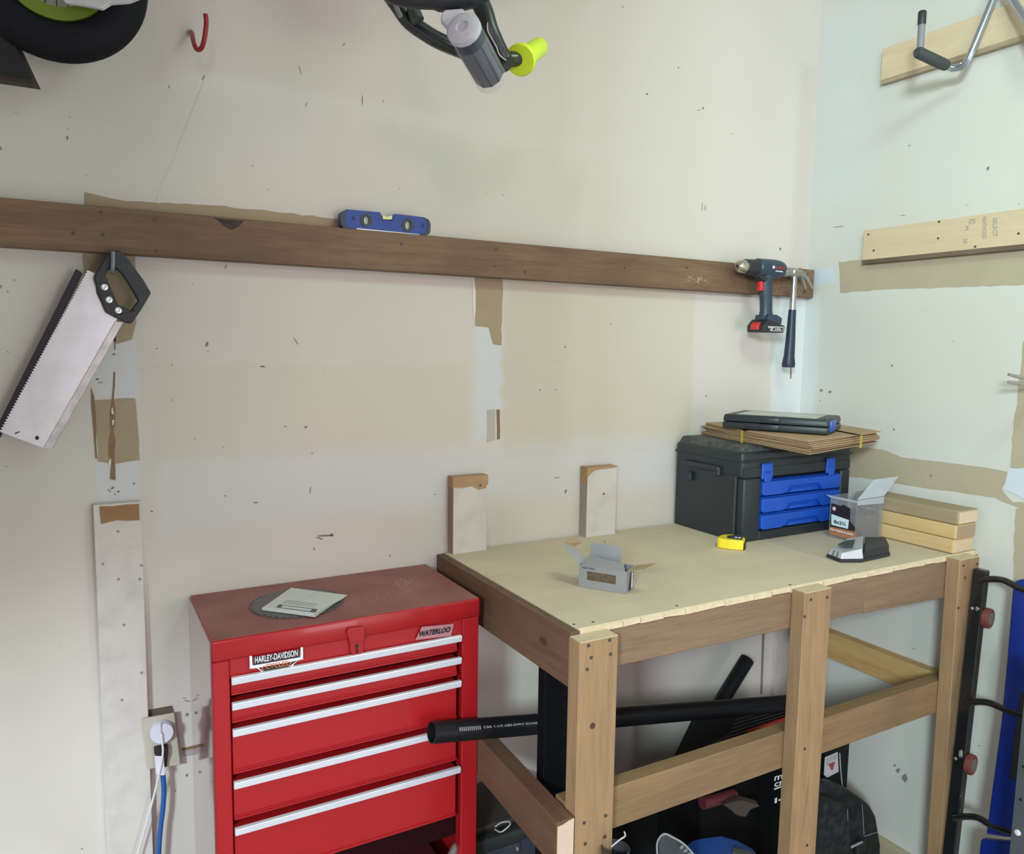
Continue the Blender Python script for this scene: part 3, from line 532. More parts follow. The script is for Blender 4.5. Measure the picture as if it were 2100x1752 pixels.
prism('body', [Lv(*p) for p in out_], (0, .022, 0), mlb, lv, .001, holes=[[Lv(*p) for p in circ((680, 365), 72, 14, 95)], [Lv(*p) for p in circ((1490, 460), 78, 14, 95)]])
for c_ in ((680, 365), (1490, 460)):
    ro = [Lv(*p, yl+.0015) for p in circ(c_, 118, 20, 130)]; ri = [Lv(*p, yl+.0015) for p in circ(c_, 66, 20, 90)]
    prism('vial_ring', ro, (0, .004, 0), mgr, lv, holes=[ri])
    prism('vial', [Lv(*p, yl-.006) for p in circ(c_, 52, 12, 88)], (0, .008, 0), mat('pale_vial', (.50, .60, .52), .1), lv)
prism('vial', [Lv(*p, yl-.004) for p in [(1000, 262), (1085, 300), (1190, 270), (1190, 352), (1005, 345)]], (0, .012, 0), mat('yellow_vial', (.75, .80, .42), .15), lv)
prism('end_cap', [Lv(*p, yl+.001) for p in [(180, 230), (210, 190), (320, 150), (270, 260), (270, 450), (330, 522), (240, 515), (195, 470), (182, 400)]], (0, .004, 0), mgr, lv)
prism('end_cap', [Lv(*p, yl+.001) for p in [(1800, 305), (1900, 350), (1940, 430), (1935, 580), (1910, 640), (1850, 660), (1790, 650), (1870, 560), (1880, 400)]], (0, .004, 0), mgr, lv)
prism('base_strip', [Lv(*p, yl+.0012) for p in [(490, 518), (1720, 640), (1715, 660), (490, 545)]], (0, .004, 0), mat('bright_metal', (.85, .85, .88), .3, .3), lv)
for c_ in ((425, 330), (1785, 475)): prism('hang_hole', [Lv(*p, yl+.0003) for p in circ(c_, 38, 10, 48)], (0, .001, 0), mat('deep_blue', (.008, .02, .12), .5), lv)
# ---- backsaw
Q3 = lambda x, y: (x/3, 500+y/3)
sw = thing('hand_saw', 'steel backsaw with black handle hanging at left from the long board', 'saw', W((150, 760), .045))
ys = .046
tp = [Vector(W(Q3(545, 165), ys)), Vector(W(Q3(5, 1160), ys))]; N_ = 62; teeth = []
for k in range(N_):
    a = tp[0].lerp(tp[1], k/N_); b_ = tp[0].lerp(tp[1], (k+.5)/N_); n = (tp[1]-tp[0]).normalized().cross(Vector((0, -1, 0))); n = n if n.x < 0 else -n
    teeth += [a, b_+n*.0035]
m_bl = mat('steel_blade', (.86, .84, .87), .32, .6, var=.12, scale=7, dust=(.32, .30, .28), dustf=.25)
bd = prism('blade', teeth + [W(Q3(*p), ys) for p in [(5, 1160), (270, 1258), (722, 462), (650, 425), (590, 300), (590, 185)]], (0, .0012, 0), m_bl, sw)
prism('spine', [W(Q3(*p), ys+.002) for p in [(708, 478), (762, 480), (320, 1268), (268, 1256)]], (0, .006, 0), mat('steel_spine', (.62, .60, .58), .35, .7, dust=(.2, .19, .18), dustf=.5, scale=15), sw, .0008)
prism('hang_hole', [W(Q3(*p), ys+.0004) for p in circ((228, 1195), 13, 12)], (0, .0003, 0), mat('black_hole', (.01, .01, .01), .7), sw)
prism('nick', [W(Q3(*p), ys+.0004) for p in [(88, 1166), (118, 1154), (122, 1160), (94, 1172)]], (0, .0003, 0), MC['black_hole'], sw)
m_hb = mat('black_handle', (.022, .026, .030), .45, bump=.15, bscale=300)
out_ = [(576, 212), (592, 172), (625, 118), (662, 58), (690, 40), (742, 44), (772, 72), (830, 150), (885, 225), (930, 303), (900, 355), (870, 405), (812, 490), (788, 492), (700, 450), (650, 422), (612, 320)]
inn = [(645, 190), (668, 240), (695, 300), (728, 380), (768, 396), (803, 413), (828, 380), (850, 350), (828, 308), (790, 245), (745, 180), (712, 150), (672, 150)]
hdl = prism('handle', [W(Q3(*p), ys+.012) for p in out_], (0, .024, 0), m_hb, sw, .003, 2, holes=[[W(Q3(*p), ys+.012) for p in inn]], smooth=False)
for c_ in ((643, 267), (671, 345), (728, 410)):
    lathe('rivet', [(0, .0062), (.001, .0062), (.0015, .0035), (.0018, .0035), (.0014, .001)], W(Q3(*c_), ys+.0122), (0, -1, 0), mat('bright_metal', (.85, .85, .88), .3, .3), sw, 14)
grd = prism('blade_guard', [W(p, .042) for p in [(156, 551.5), (169, 560.5), (10, 880), (-3, 905), (-20, 902)]], (0, .010, 0), mat('guard_plastic', (.014, .013, .020), .35), None, .0012); tag(grd, 'long black plastic guard strip beside the teeth of the backsaw', 'blade guard')
hk = [W((229, 508), .012), W((231, 530), .012), W((232, 553), .022), W((230, 560), .045), W((231, 552), .064), W((232, 516), .066)]
sh = tube('saw_hook', catmull(hk, 6), .0042, mat('grey_hook', (.20, .22, .24), .4, .3), None, 10); tag(sh, 'grey hook under the long board carrying the backsaw', 'hook')
# ---- red hook
hk = [W((392, 66), 0), W((394, 70), .03), W((398, 90), .07), W((405, 102), .085), W((414, 97), .10), W((420, 75), .11), W((423, 45), .11), W((421, 29), .11)]
rh = thing('wall_hook', 'red rubber-coated hook screwed high into the back wall', 'hook', W((392, 66), 0))
tube('hook', catmull(hk, 6), .0046, mat('red_coating', (.30, .012, .018), .35), rh, 10)
lathe('washer', [(0, .008), (.003, .008), (.004, .005)], W((391, 69), 0), (0, -1, 0), mat('pale_washer', (.45, .42, .40), .5), rh, 12)
# ---- drill
dr_ = thing('cordless_drill', 'dark blue cordless drill with red trigger hanging from the long board', 'drill', (-.3, -.09, .57))
def Zd(x, y): return (1350+x/5.245, 500+y/5.245)
yd = .085
a0 = W(Zd(850, 232), yd); a1 = W(Zd(1340, 292), yd); a1.z = a0.z = (a0.z+a1.z)/2
LN = a1.x-a0.x; m_db = mat('navy_plastic', (.022, .045, .072), .42, var=.1); m_dk = mat('black_plastic', (.016, .019, .024), .45)
lathe('chuck', [(0, .006), (0, .0105), (.002, .0125), (.004, .0165), (.006, .0178), (.024, .0195), (.030, .020)], a0, (1, 0, 0), mat('chuck_steel', (.50, .44, .38), .28, .9), dr_, 20)
lathe('drill_mouth', [(-.001, .0045), (.001, .0045)], a0, (1, 0, 0), MC['black_hole'], dr_, 10)
lathe('chuck_sleeve', [(.028, .0205), (.030, .0225), (.055, .024), (.075, .0245), (.077, .023)], a0, (1, 0, 0), m_dk, dr_, 24)
lathe('motor_housing', [(.076, .024), (.080, .028), (.11, .0285), (.15, .029), (LN-.022, .027), (LN-.008, .023), (LN, .015), (LN+.001, .004)], a0, (1, 0, 0), m_db, dr_, 28)
hx = a0.x+.122
gp = [(hx, -yd, a0.z-.015), (hx-.002, -yd, a0.z-.04), (hx+.003, -yd, a0.z-.09), (hx+.006, -yd, a0.z-.135), (hx+.004, -yd, a0.z-.160)]
tube('grip', catmull(gp, 5), [.024]*4+[.0205]*6+[.0195]*5+[.0215]*5+[.025], m_db, dr_, 16, rx=.9)
tube('gear_housing', [(a0.x+.085, -yd, a0.z-.020), (a0.x+.105, -yd, a0.z-.030), (a0.x+.130, -yd, a0.z-.034)], [.012, .017, .017], m_dk, dr_, 12)
m_tr = mat('red_plastic', (.62, .030, .035), .4)
box('trigger', (hx-.030, -yd-.009, a0.z-.068), (hx-.014, -yd+.009, a0.z-.038), m_tr, dr_, .003, 2)
zb0 = a0.z-.192
batt = prism('battery', [(hx-.036, -yd-.034, zb0), (hx+.052, -yd-.034, zb0), (hx+.054, -yd-.034, zb0+.022), (hx+.040, -yd-.034, zb0+.024), (hx-.018, -yd-.034, zb0+.040), (hx-.038, -yd-.034, zb0+.020)], (0, .068, 0), m_dk, dr_, .004, 2)
prism('battery_mount', [(hx-.016, -yd-.028, zb0+.030), (hx+.046, -yd-.028, zb0+.024), (hx+.048, -yd-.028, zb0+.045), (hx+.026, -yd-.028, zb0+.054), (hx-.010, -yd-.028, zb0+.054)], (0, .056, 0), m_db, dr_, .004, 2)
prism('release_button', [(hx-.0375, -yd-.017, zb0+.007), (hx-.0435, -yd-.017, zb0+.008), (hx-.0435, -yd-.017, zb0+.022), (hx-.0330, -yd-.017, zb0+.031), (hx-.030, -yd-.017, zb0+.026)], (0, .030, 0), m_tr, dr_, .001)
yb = -yd-.0345
prism('battery_label', [(hx-.022, yb, zb0+.018), (hx+.046, yb, zb0+.018), (hx+.046, yb, zb0+.004), (hx-.010, yb, zb0+.004)], (0, -.0004, 0), mat('label_silver', (.55, .55, .55), .4), batt)
prism('battery_label', [(hx+.004, yb-.0005, zb0+.015), (hx+.043, yb-.0005, zb0+.015), (hx+.043, yb-.0005, zb0+.006), (hx-.002, yb-.0005, zb0+.006)], (0, -.0003, 0), m_dk, batt)
text('lettering', '18V', (hx-.017, yb-.0009, zb0+.007), (hx-.006, yb-.0009, zb0+.007), (0, 0, 1), .007, m_dk, batt)
text('lettering', '2.0Ah', (hx+.008, yb-.0012, zb0+.0075), (hx+.034, yb-.0012, zb0+.0075), (0, 0, 1), .006, m_wh, batt)
text('lettering', 'BOSCH', (a0.x+.128, -yd-.0286, a0.z-.002), (a0.x+.168, -yd-.0286, a0.z-.002), (0, 0, 1), .0078, mat('print_red', (.45, .05, .05), .5), dr_, depth=.001, bold=.01)
lathe('emblem', [(0, .0045), (.001, .0045)], (a0.x+.120, -yd-.0284, a0.z+.002), (0, -1, 0), m_wh, dr_, 14)
box('printed_bar', (a0.x+.130, -yd-.0290, a0.z-.010), (a0.x+.160, -yd-.0275, a0.z-.0075), m_wh, dr_)
# hook that carries it
hk2 = tube('drill_hook', [(a0.x+.10, -.038, a0.z-.006), (a0.x+.10, -.060, a0.z-.006)], .004, MC['grey_hook']); tag(hk2, 'short peg on the long board behind the blue drill', 'peg')
# ---- hammer
hm = thing('claw_hammer', 'claw hammer with steel neck and dark blue rubber grip, hung beside the drill', 'hammer', W((1618, 752), .07))
yh = .068
def Hm(x, y, d=yh): return W(Zd(x, y), d)
m_hs = mat('hammer_steel', (.45, .44, .42), .38, .85, var=.15, scale=40); m_ch = mat('chrome', (.80, .80, .82), .12, 1.0); m_gripb = mat('blue_black_grip', (.012, .024, .050), .42)
s0, s1 = Hm(1465, 385), Hm(1440, 725); sx_ = (s0.x+s1.x)/2
tube('neck', [(sx_, -yh, s0.z+.01), (sx_-.001, -yh, s1.z+.02), (sx_-.001, -yh, s1.z-.01)], [.0095, .0100, .0105], mat('worn_chrome', (.55, .56, .60), .22, .9, var=.3, scale=60), hm, 14)
g1 = Hm(1410, 1330).z; g0 = s1.z
tube('grip', [(sx_-.001, -yh, g0+.004), (sx_-.002, -yh, g0-.03), (sx_-.003, -yh, g0-.10), (sx_-.005, -yh, g1+.035), (sx_-.006, -yh, g1+.010), (sx_-.006, -yh, g1)], [.0115, .0125, .0150, .0165, .0205, .0185], m_gripb, hm, 18)
hd = lathe('head', [(0, .012), (.003, .0145), (.018, .0145), (.022, .0115), (.034, .0115), (.038, .0145), (.060, .0145), (.066, .012)], (sx_-.052, -yh, s0.z+.020), (1, 0, .02), m_hs, hm, 18)
for s_ in (-1, 1):
    cl = [(sx_+.004, -yh+s_*.005, s0.z+.022), (sx_+.025, -yh+s_*.007, s0.z+.020), (sx_+.045, -yh+s_*.009, s0.z+.008), (sx_+.062, -yh+s_*.012, s0.z-.014), (sx_+.070, -yh+s_*.013, s0.z-.026)]
    tube('claw', catmull(cl, 5), [.011-.0075*i/20 for i in range(21)], m_hs, hm, 8, rx=.6)
hk3 = tube('hammer_nail', [(sx_+.016, -.038, s0.z+.003), (sx_+.016, -.082, s0.z+.006)], .0022, mat('nail', (.3, .3, .3), .4, .8)); tag(hk3, 'nail in the long board under the hammer head', 'nail')
# ================================================================== OUTLET AND CORDS
ol = thing('wall_outlet', 'cream double wall outlet beside the tall white batten', 'outlet', W((330, 1530), .02))
m_crm = mat('cream_plastic', (.50, .46, .38), .45, var=.05); m_dirt = mat('dirty_gap', (.13, .10, .07), .9)
yo = .022
pc = [(291, 1475), (358, 1463), (371, 1570), (302, 1579)]
prism('plate', [W(p, yo+.005) for p in pc], (0, .006, 0), m_crm, ol, .0015)
prism('wall_box', [W(p, .004) for p in [(303, 1458), (352, 1449), (356, 1462), (304, 1473)]], (0, .004, 0), m_dirt, ol)
prism('socket', [W(p, yo+.0065) for p in circ((336, 1541), 16, 16, 17)], (0, .002, 0), mat('socket_face', (.55, .52, .44), .4), ol)
wp = thing('round_plug', 'round white plug in the upper socket of the outlet', 'plug', W((331, 1500), .03))
lathe('body', [(0, .0235), (.018, .0235), (.021, .0215)], W((331, 1497), yo+.005), (0, -1, 0), mat('white_plastic', (.66, .66, .78), .35, var=.03), wp, 28)
box('ridge', (-.0012, -.003, -.0185), (.0012, 0, .0185), MC['white_plastic'], wp, .0006, M=Matrix.Translation(W((329, 1498), yo+.028)))
bp_ = thing('plug', 'black angled plug with white tag in the lower socket', 'plug', W((333, 1545), .03))
prism('body', [W(p, yo+.022) for p in [(316, 1537), (345, 1530), (345, 1550), (341, 1560), (334, 1560), (317, 1550)]], (0, .015, 0), mat('plug_black', (.020, .014, .016), .5), bp_, .002)
tube('cord_neck', [W((338, 1556), yo+.014), W((338, 1572), yo+.012)], [.0055, .004], MC['plug_black'], bp_, 10)
prism('tag', [W(p, yo+.024) for p in [(317, 1551), (328, 1551), (336, 1553), (338, 1590), (331, 1591), (320, 1588)]], (0, .0006, 0), mat('tag_white', (.70, .70, .78), .5), bp_)
cb = catmull([W((334, 1588), yo+.012), W((336, 1620), yo+.012), W((334, 1660), yo+.013), W((329, 1700), yo+.013), W((325, 1760), yo+.013), W((322, 1850), yo+.012)], 8)
o = tube('power_cord', cb, .0052, mat('blue_cord', (.015, .10, .36), .4), None, 12); tag(o, 'thick blue power cord running down from the outlet', 'cord')
cw = catmull([W((331, 1504), yo+.030), W((333, 1525), yo+.031), W((334, 1545), yo+.030), W((328, 1580), yo+.026), W((315, 1635), yo+.022), W((300, 1690), yo+.02), W((283, 1750), yo+.02), W((262, 1830), yo+.02)], 8)
o = tube('white_cord', cw, .0022, mat('white_cord', (.72, .68, .72), .4), None, 8); tag(o, 'thin white cord trailing left from the round white plug', 'cord')
# ================================================================== ON THE BENCH
ZE = .0006
# toolbox
cx0, cx1, cy0, cy1, cz = -.541, -.092, -.275, -.008, ZAT(-.541, -.008, 893)
case = thing('toolbox', 'large black plastic toolbox with three blue drawers on the workbench', 'toolbox', ((cx0+cx1)/2, -.14, 0))
m_cs = mat('charcoal_plastic', (.019, .026, .031), .42, var=.08, bump=.08, bscale=400); m_cd = mat('black_recess', (.008, .010, .012), .6); m_cb = mat('bright_blue_plastic', (.010, .085, .50), .38, var=.05)
zlid = cz-.062; zbt = .020
# body with open front
bm = bmesh.new()
addbox(bm, (cx0, cy0+.022, ZE), (cx0+.02, cy1, zlid)); addbox(bm, (cx1-.02, cy0+.022, ZE), (cx1, cy1, zlid)); addbox(bm, (cx0+.02, cy1-.01, ZE), (cx1-.02, cy1, zlid)); addbox(bm, (cx0+.02, cy0+.03, ZE), (cx1-.02, cy1-.01, zbt))
bevel(bm, .003); bm2(bm, 'body', m_cs, case)
box('front_column', (cx0+.006, cy0-.004, ZE), (cx0+.072, cy0+.024, zlid-.030), m_cs, case, .005, 2)
box('front_column', (cx1-.044, cy0-.004, ZE+.001), (cx1-.004, cy0+.024, zlid-.030), m_cs, case, .005, 2)
box('bottom_rail', (cx0+.072, cy0-.003, ZE), (cx1-.044, cy0+.026, .026), m_cs, case, .003)
bm = bmesh.new(); addbox(bm, (cx0-.002, cy0, zlid-.030), (cx1+.002, cy1+.002, cz-.018)); bevel(bm, .010, 3); addbox(bm, (cx0+.004, cy0-.003, zlid-.028), (cx1-.006, cy0+.01, zlid-.002)); ld = bm2(bm, 'lid', m_cs, case, True); autosm(ld)
bm = bmesh.new(); addhex(bm, [(cx0, cy0+.002, cz-.030), (cx1, cy0+.002, cz-.030), (cx1, cy1, cz-.030), (cx0, cy1, cz-.030), (cx0+.012, cy0+.014, cz), (cx1-.012, cy0+.014, cz), (cx1-.012, cy1-.008, cz), (cx0+.012, cy1-.008, cz)]); bevel(bm, .007, 3); o = bm2(bm, 'lid_top', mat('dusty_charcoal', (.040, .048, .050), .55, dust=(.16, .15, .13), dustf=.6, scale=25), case, True); autosm(o)
box('lid_rim', (cx0-.0035, cy0-.003, cz-.048), (cx1+.0035, cy1+.003, cz-.041), m_cs, case, .002)
box('recess', (cx0+.020, cy0+.034, zbt), (cx1-.020, cy0+.040, zlid-.031), m_cd, case)
zd0, zd1 = .028, zlid-.036; hd_ = (zd1-zd0)/3
for k in range(3):
    z0 = zd0+k*hd_; z1 = z0+hd_-.004; xa, xb = cx0+.074, cx1-.046; bm = bmesh.new()
    addbox(bm, (xa, cy0+.004, z0), (xb, cy0+.030, z1)); bevel(bm, .003)
    # proud frame with the scooped pull left open in the middle
    xm0, xm1 = xa+(xb-xa)*.34, xa+(xb-xa)*.68
    d = bm2(bm, 'drawer', m_cb, case)
    ft = [(xa+.002, cy0+.004, z1-.002), (xb-.002, cy0+.004, z1-.002), (xb-.002, cy0+.004, z0+.008), (xb-.010, cy0+.004, z0+.002), (xm1+.026, cy0+.004, z0+.002), (xm1+.006, cy0+.004, z0+.022), (xm0-.006, cy0+.004, z0+.022), (xm0-.026, cy0+.004, z0+.002), (xa+.010, cy0+.004, z0+.002), (xa+.002, cy0+.004, z0+.008)]
    prism('pull_frame', ft, (0, -.011, 0), m_cb, d, .0015)
    prism('pull', [(xm0, cy0+.003, z0+.003), (xm1, cy0+.003, z0+.003), (xm1-.012, cy0+.003, z0+.014), (xm0+.012, cy0+.003, z0+.014)], (0, -.006, 0), m_cb, d, .001)
def latch(x, w_=.042):
    z1 = zlid+.010; bm = bmesh.new(); addbox(bm, (x, cy0-.010, z1-.046), (x+w_, cy0-.001, z1)); bevel(bm, .003)
    l_ = bm2(bm, 'latch', m_cb, case); box('latch_tab', (x+.006, cy0-.014, z1-.052), (x+w_-.010, cy0-.009, z1-.024), m_cb, l_, .002)
latch(W((1560, 945), -cy0).x); latch(W((1692, 940), -cy0).x, .036)
# side handle: two mounts and a bar over a shallow recess
xs_ = cx0-.0005
Sd = lambda p: P(p, 0, xs_-.002)
box('handle_mount', (xs_-.012, Sd((1416, 975)).y-.010, Sd((1416, 975)).z-.014), (xs_, Sd((1416, 975)).y+.010, Sd((1416, 975)).z+.012), m_cs, case, .003)
box('handle_mount', (xs_-.012, Sd((1474, 966)).y-.010, Sd((1474, 966)).z-.014), (xs_, Sd((1474, 966)).y+.010, Sd((1474, 966)).z+.012), m_cs, case, .003)
ha, hb = Sd((1408, 950)), Sd((1475, 958))
box('side_handle', (xs_-.014, min(ha.y, hb.y)-.006, (ha.z+hb.z)/2-.010), (xs_-.002, max(ha.y, hb.y)+.006, (ha.z+hb.z)/2+.006), m_cs, case, .004, 2)
# kraft bundle on it
zk = cz+.0006
Kp = [H(p, zk+.012) for p in [(1432, 880), (1662, 923), (1803, 900), (1560, 858)]]
def kq(a, b_): # bilinear inside the bundle
    lo_ = Kp[0].lerp(Kp[1], a); hi_ = Kp[3].lerp(Kp[2], a); return lo_.lerp(hi_, b_)
kb = thing('cardboard_bundle', 'strapped bundle of flattened brown cardboard lying on the toolbox', 'cardboard', (kq(.5, .5).x, kq(.5, .5).y, zk))
m_kr = mat('kraft_board', (.40, .27, .155), .75, var=.10, scale=18, bump=.15, bscale=25); m_kd = mat('kraft_edge', (.22, .14, .08), .85, var=.3, scale=90)
def clampx(v): return Vector((min(v.x, -.012), min(v.y, -.006), v.z))
for k in range(8):
    j = lambda: random.uniform(-.022, .022)
    z0 = zk+k*.0043; qs = [clampx(kq(*c_)) for c_ in ((0+j(), 0+j()), (.30+j()*.3, -.03+j()*.5), (.62, j()*.7-.02), (1+j(), 0+j()), (1+j(), 1+j()*.5), (.5, 1.02), (0+j(), 1+j()*.5))]
    for i, q in enumerate(qs): q.z = z0+.0006
    top = [q+Vector((0, 0, .0026)) for q in qs]
    sh_ = prism('sheet', qs, (0, 0, .0030), m_kr if k % 3 else mat('kraft_board_dark', (.33, .22, .125), .8, var=.15, scale=18), kb)
def strap(t0, t1):
    zt_ = zk+8*.0043+.0005
    a = [clampx(kq(t0, -.06)), clampx(kq(t0, 1.04))]; b_ = [clampx(kq(t1, -.06)), clampx(kq(t1, 1.04))]
    pts_ = []
    for (q, z) in ((a[0], zk+.0002), (a[0], zt_), (a[1], zt_), (a[1], zk+.0002)): pts_.append(Vector((q.x, q.y, z)))
    pt2 = []
    for (q, z) in ((b_[0], zk+.0002), (b_[0], zt_), (b_[1], zt_), (b_[1], zk+.0002)): pt2.append(Vector((q.x, q.y, z)))
    bm = bmesh.new(); va_ = [bm.verts.new(p) for p in pts_]; vb = [bm.verts.new(p) for p in pt2]
    for i in range(3): bm.faces.new([va_[i], va_[i+1], vb[i+1], vb[i]])
    bmesh.ops.solidify(bm, geom=bm.faces[:], thickness=.0012)
    tag(bm2(bm, 'strap', mat('yellow_strap', (.78, .62, .12), .5), kb), 'yellow plastic strap')
strap(.47, .494)
_kq = kq; kq = lambda a, b_: _kq(b_, a)
strap(.60, .635); kq = _kq
# small black case on the bundle
zc = zk+8*.0043+.0018
Bq = [H(p, zc+.002) for p in [(1482, 866), (1702, 889), (1726, 882)]]
bcz = thing('case', 'flat black plastic case with a blue latch on top of the cardboard bundle', 'case', (-.33, -.15, zc))
hc = .040
ca_, cb_, cc_, cd_ = [H(p, zc+hc) for p in [(1482, 849), (1698, 862), (1726, 852), (1535, 840)]]
cd_ = ca_ + (cc_-cb_)
fx = (cb_-ca_); fy = (cd_-ca_)
fr = lambda a, b_, z: (ca_ + fx*a + fy*b_).xy.to_3d() + Vector((0, 0, z))
def casebox(nm, a0_, a1_, b0, b1, z0, z1, m, bev, ins=.0, parent=bcz):
    bm = bmesh.new(); addhex(bm, [fr(a0_, b0, z0), fr(a1_, b0, z0), fr(a1_, b1, z0), fr(a0_, b1, z0), fr(a0_+ins, b0+ins*1.5, z1), fr(a1_-ins, b0+ins*1.5, z1), fr(a1_-ins, b1-ins*1.5, z1), fr(a0_+ins, b1-ins*1.5, z1)]); bevel(bm, bev, 2); o = bm2(bm, nm, m, parent, True); autosm(o); return o
casebox('case_base', 0, 1, 0, 1, zc, zc+.019, m_cs, .004)
casebox('case_lid', 0, 1, 0, 1, zc+.020, zc+hc, m_cs, .005, .01)
casebox('lid_rib', .38, .56, -.035, .0, zc+.022, zc+hc-.003, m_cs, .002)
casebox('lid_rib', .38, .56, -.035, .0, zc+.002, zc+.018, m_cs, .002)
casebox('label', .12, .88, .12, .86, zc+hc-.0002, zc+hc+.0008, mat('pale_label', (.42, .42, .36), .25, var=.3, scale=14), .0002)
casebox('latch', .985, 1.01, .2, .55, zc+.004, zc+hc-.006, m_cb, .001)
# tape measure
tm = thing('tape_measure', 'small yellow and black tape measure on the workbench in front of the toolbox', 'tape measure', H((1500, 1125), 0))
b0, b1_ = H((1470, 1124), 0), H((1524, 1130), 0); ux = (b1_-b0); L_ = ux.length; ux.normalize(); uy = Vector((-ux.y, ux.x, 0))
T = lambda a, b_: b0+ux*a*L_+uy*b_*L_+Vector((0, 0, ZE))
zth = ZAT(b0.x, b0.y, 1104)-ZE
tape = prism('body', [T(0, .05), T(.12, -.02), T(.45, -.08), T(.8, -.05), T(1, 0), T(1, .55), T(.85, .85), T(.4, .95), T(.08, .7), T(0, .4)], (0, 0, zth), mat('yellow_plastic', (.85, .66, .03), .4), tm, .003, 2)
prism('top_label', [T(.38, .15)+Vector((0, 0, zth)), T(.92, .12)+Vector((0, 0, zth)), T(.9, .7)+Vector((0, 0, zth)), T(.55, .8)+Vector((0, 0, zth)), T(.3, .5)+Vector((0, 0, zth))], (0, 0, .0012), mat('tape_black', (.05, .05, .045), .3), tm)
prism('side_pad', [T(1.002, .05), T(1.05, .1), T(1.05, .5), T(1.002, .55)], (0, 0, zth*.6), mbk, tm)
text('lettering', '25', T(.62, .30)+Vector((0, 0, zth+.0014)), T(.85, .30)+Vector((0, 0, zth+.0014)), uy, .012, m_wh, tm)
# open carton
ct = thing('cardboard_box', 'small open silver cardboard box with a window on the workbench', 'box', H((1240, 1205), 0))
A, B, Cc = H((1187, 1203), ZE), H((1284, 1219), ZE), H((1309, 1196), ZE); B2 = B+(Cc-B)*.62; D_ = A+(B2-B)
hb_ = ZAT(A.x, A.y, 1159)
m_sv = mat('silver_card', (.33, .335, .36), .38, .35, var=.10, scale=30); m_kin = mat('brown_card', (.38, .27, .15), .8)
def wall_(name, a, b_, h, m, th=.0008, holes=None):
    n = (b_-a).cross(Vector((0, 0, 1))).normalized(); u = lambda s, z: a+(b_-a)*s+Vector((0, 0, z))
    return prism(name, [u(0, 0), u(1, 0), u(1, h), u(0, h)], -n*th, m, ct, holes=[[u(*q) for q in holes]] if holes else ())
wall_('front_panel', A, B, hb_, m_sv, holes=[(.17, hb_*.36), (.78, hb_*.36), (.78, hb_*.76), (.17, hb_*.76)])
wall_('side_panel', B, B2, hb_, m_sv); wall_('back_panel', B2, D_, hb_, m_sv); wall_('side_panel', D_, A, hb_, m_sv)
ci = .0012
bp2 = prism('base_panel', [A.lerp(B2, .01)+Vector((0, 0, 0)), B.lerp(D_, .01), B2.lerp(A, .01), D_.lerp(B, .01)], (0, 0, .001), m_kin, ct)
Z_ = lambda v, z: Vector((v.x, v.y, z))
prism('label_strip', [A.lerp(B, .17)+Vector((0, 0, hb_*.36)), A.lerp(B, .78)+Vector((0, 0, hb_*.36)), A.lerp(B, .78)+Vector((0, 0, hb_*.76)), A.lerp(B, .17)+Vector((0, 0, hb_*.76))], (B2-B)*.45, mat('box_contents', (.16, .12, .08), .35, .5, var=.7, scale=160), ct)
sb_ = lambda s, z: B.lerp(B2, s)+Vector((0, 0, z))+(B-A).normalized()*.0012
prism('side_print', [sb_(.55, .004), sb_(.95, .004), sb_(.95, hb_*.9), sb_(.6, hb_*.9)], (B-A).normalized()*.0003, mat('carton_white', (.7, .72, .72), .4), ct)
prism('side_print', [sb_(.30, .003), sb_(.5, .003), sb_(.52, hb_*.95), sb_(.38, hb_*.5)], (B-A).normalized()*.0003, mbk, ct)
t_ = sb_(.7, .006); text('lettering', 'MADE', sb_(.85, .006)+(B-A).normalized()*.0005, sb_(.85, hb_*.8)+(B-A).normalized()*.0005, (B-B2), .006, mbk, ct)
zf = hb_+ZE
def flap(pts_, m=m_sv, th=.0009):
    q = [Vector(p) for p in pts_]; n = (q[1]-q[0]).cross(q[-1]-q[0]).normalized(); return prism('flap', q, n*th, m, ct)
up = Vector((0, 0, 1)); xx = (B-A).normalized(); yy = (B2-B).normalized()
flap([Z_(A, zf), Z_(A, zf)+yy*.052, Z_(A, zf)+yy*.056-xx*.034+up*.022, Z_(A, zf)+yy*.030-xx*.048+up*.034, Z_(A, zf)+yy*.006-xx*.030+up*.022], mat('silver_card_inner', (.36, .37, .38), .5))
flap([Z_(A, zf)+yy*.056-xx*.034+up*.0225, Z_(A, zf)+yy*.030-xx*.048+up*.0345, Z_(A, zf)+yy*.046-xx*.038+up*.046, Z_(A, zf)+yy*.066-xx*.020+up*.033], m_kin)
flap([Z_(D_, zf).lerp(Z_(B2, zf), .04), Z_(D_, zf).lerp(Z_(B2, zf), .70), Z_(D_, zf).lerp(Z_(B2, zf), .70)+up*.030+yy*.006, Z_(D_, zf).lerp(Z_(B2, zf), .66)+up*.036+yy*.007, Z_(D_, zf).lerp(Z_(B2, zf), .08)+up*.038+yy*.007, Z_(D_, zf).lerp(Z_(B2, zf), .04)+up*.032+yy*.006])
flap([Z_(B, zf), Z_(B, zf)+xx*.042+up*.012, Z_(B, zf)+xx*.060+up*.020+yy*.030, Z_(B2, zf)+xx*.004], m_kin)
flap([Z_(A, zf)+xx*.004, Z_(B, zf)-xx*.004, Z_(B, zf)-xx*.016+yy*.030+up*.008, Z_(A, zf)+xx*.010+yy*.034+up*.014])
text('lettering', 'PRO TORX', A.lerp(B, .07)+up*(hb_*.86)-B.lerp(A, 0)*0+(-yy)*.0004, A.lerp(B, .34)+up*(hb_*.86)+(-yy)*.0004, up, .0035, mgr, ct)
# screw tub
tb = thing('screw_tub', 'clear plastic tub of screws with open lid on the workbench', 'tub', H((1750, 1112), 0))
ta, tb_, tcc = H((1699, 1099), ZE), H((1752, 1113), ZE), H((1807, 1102), ZE)
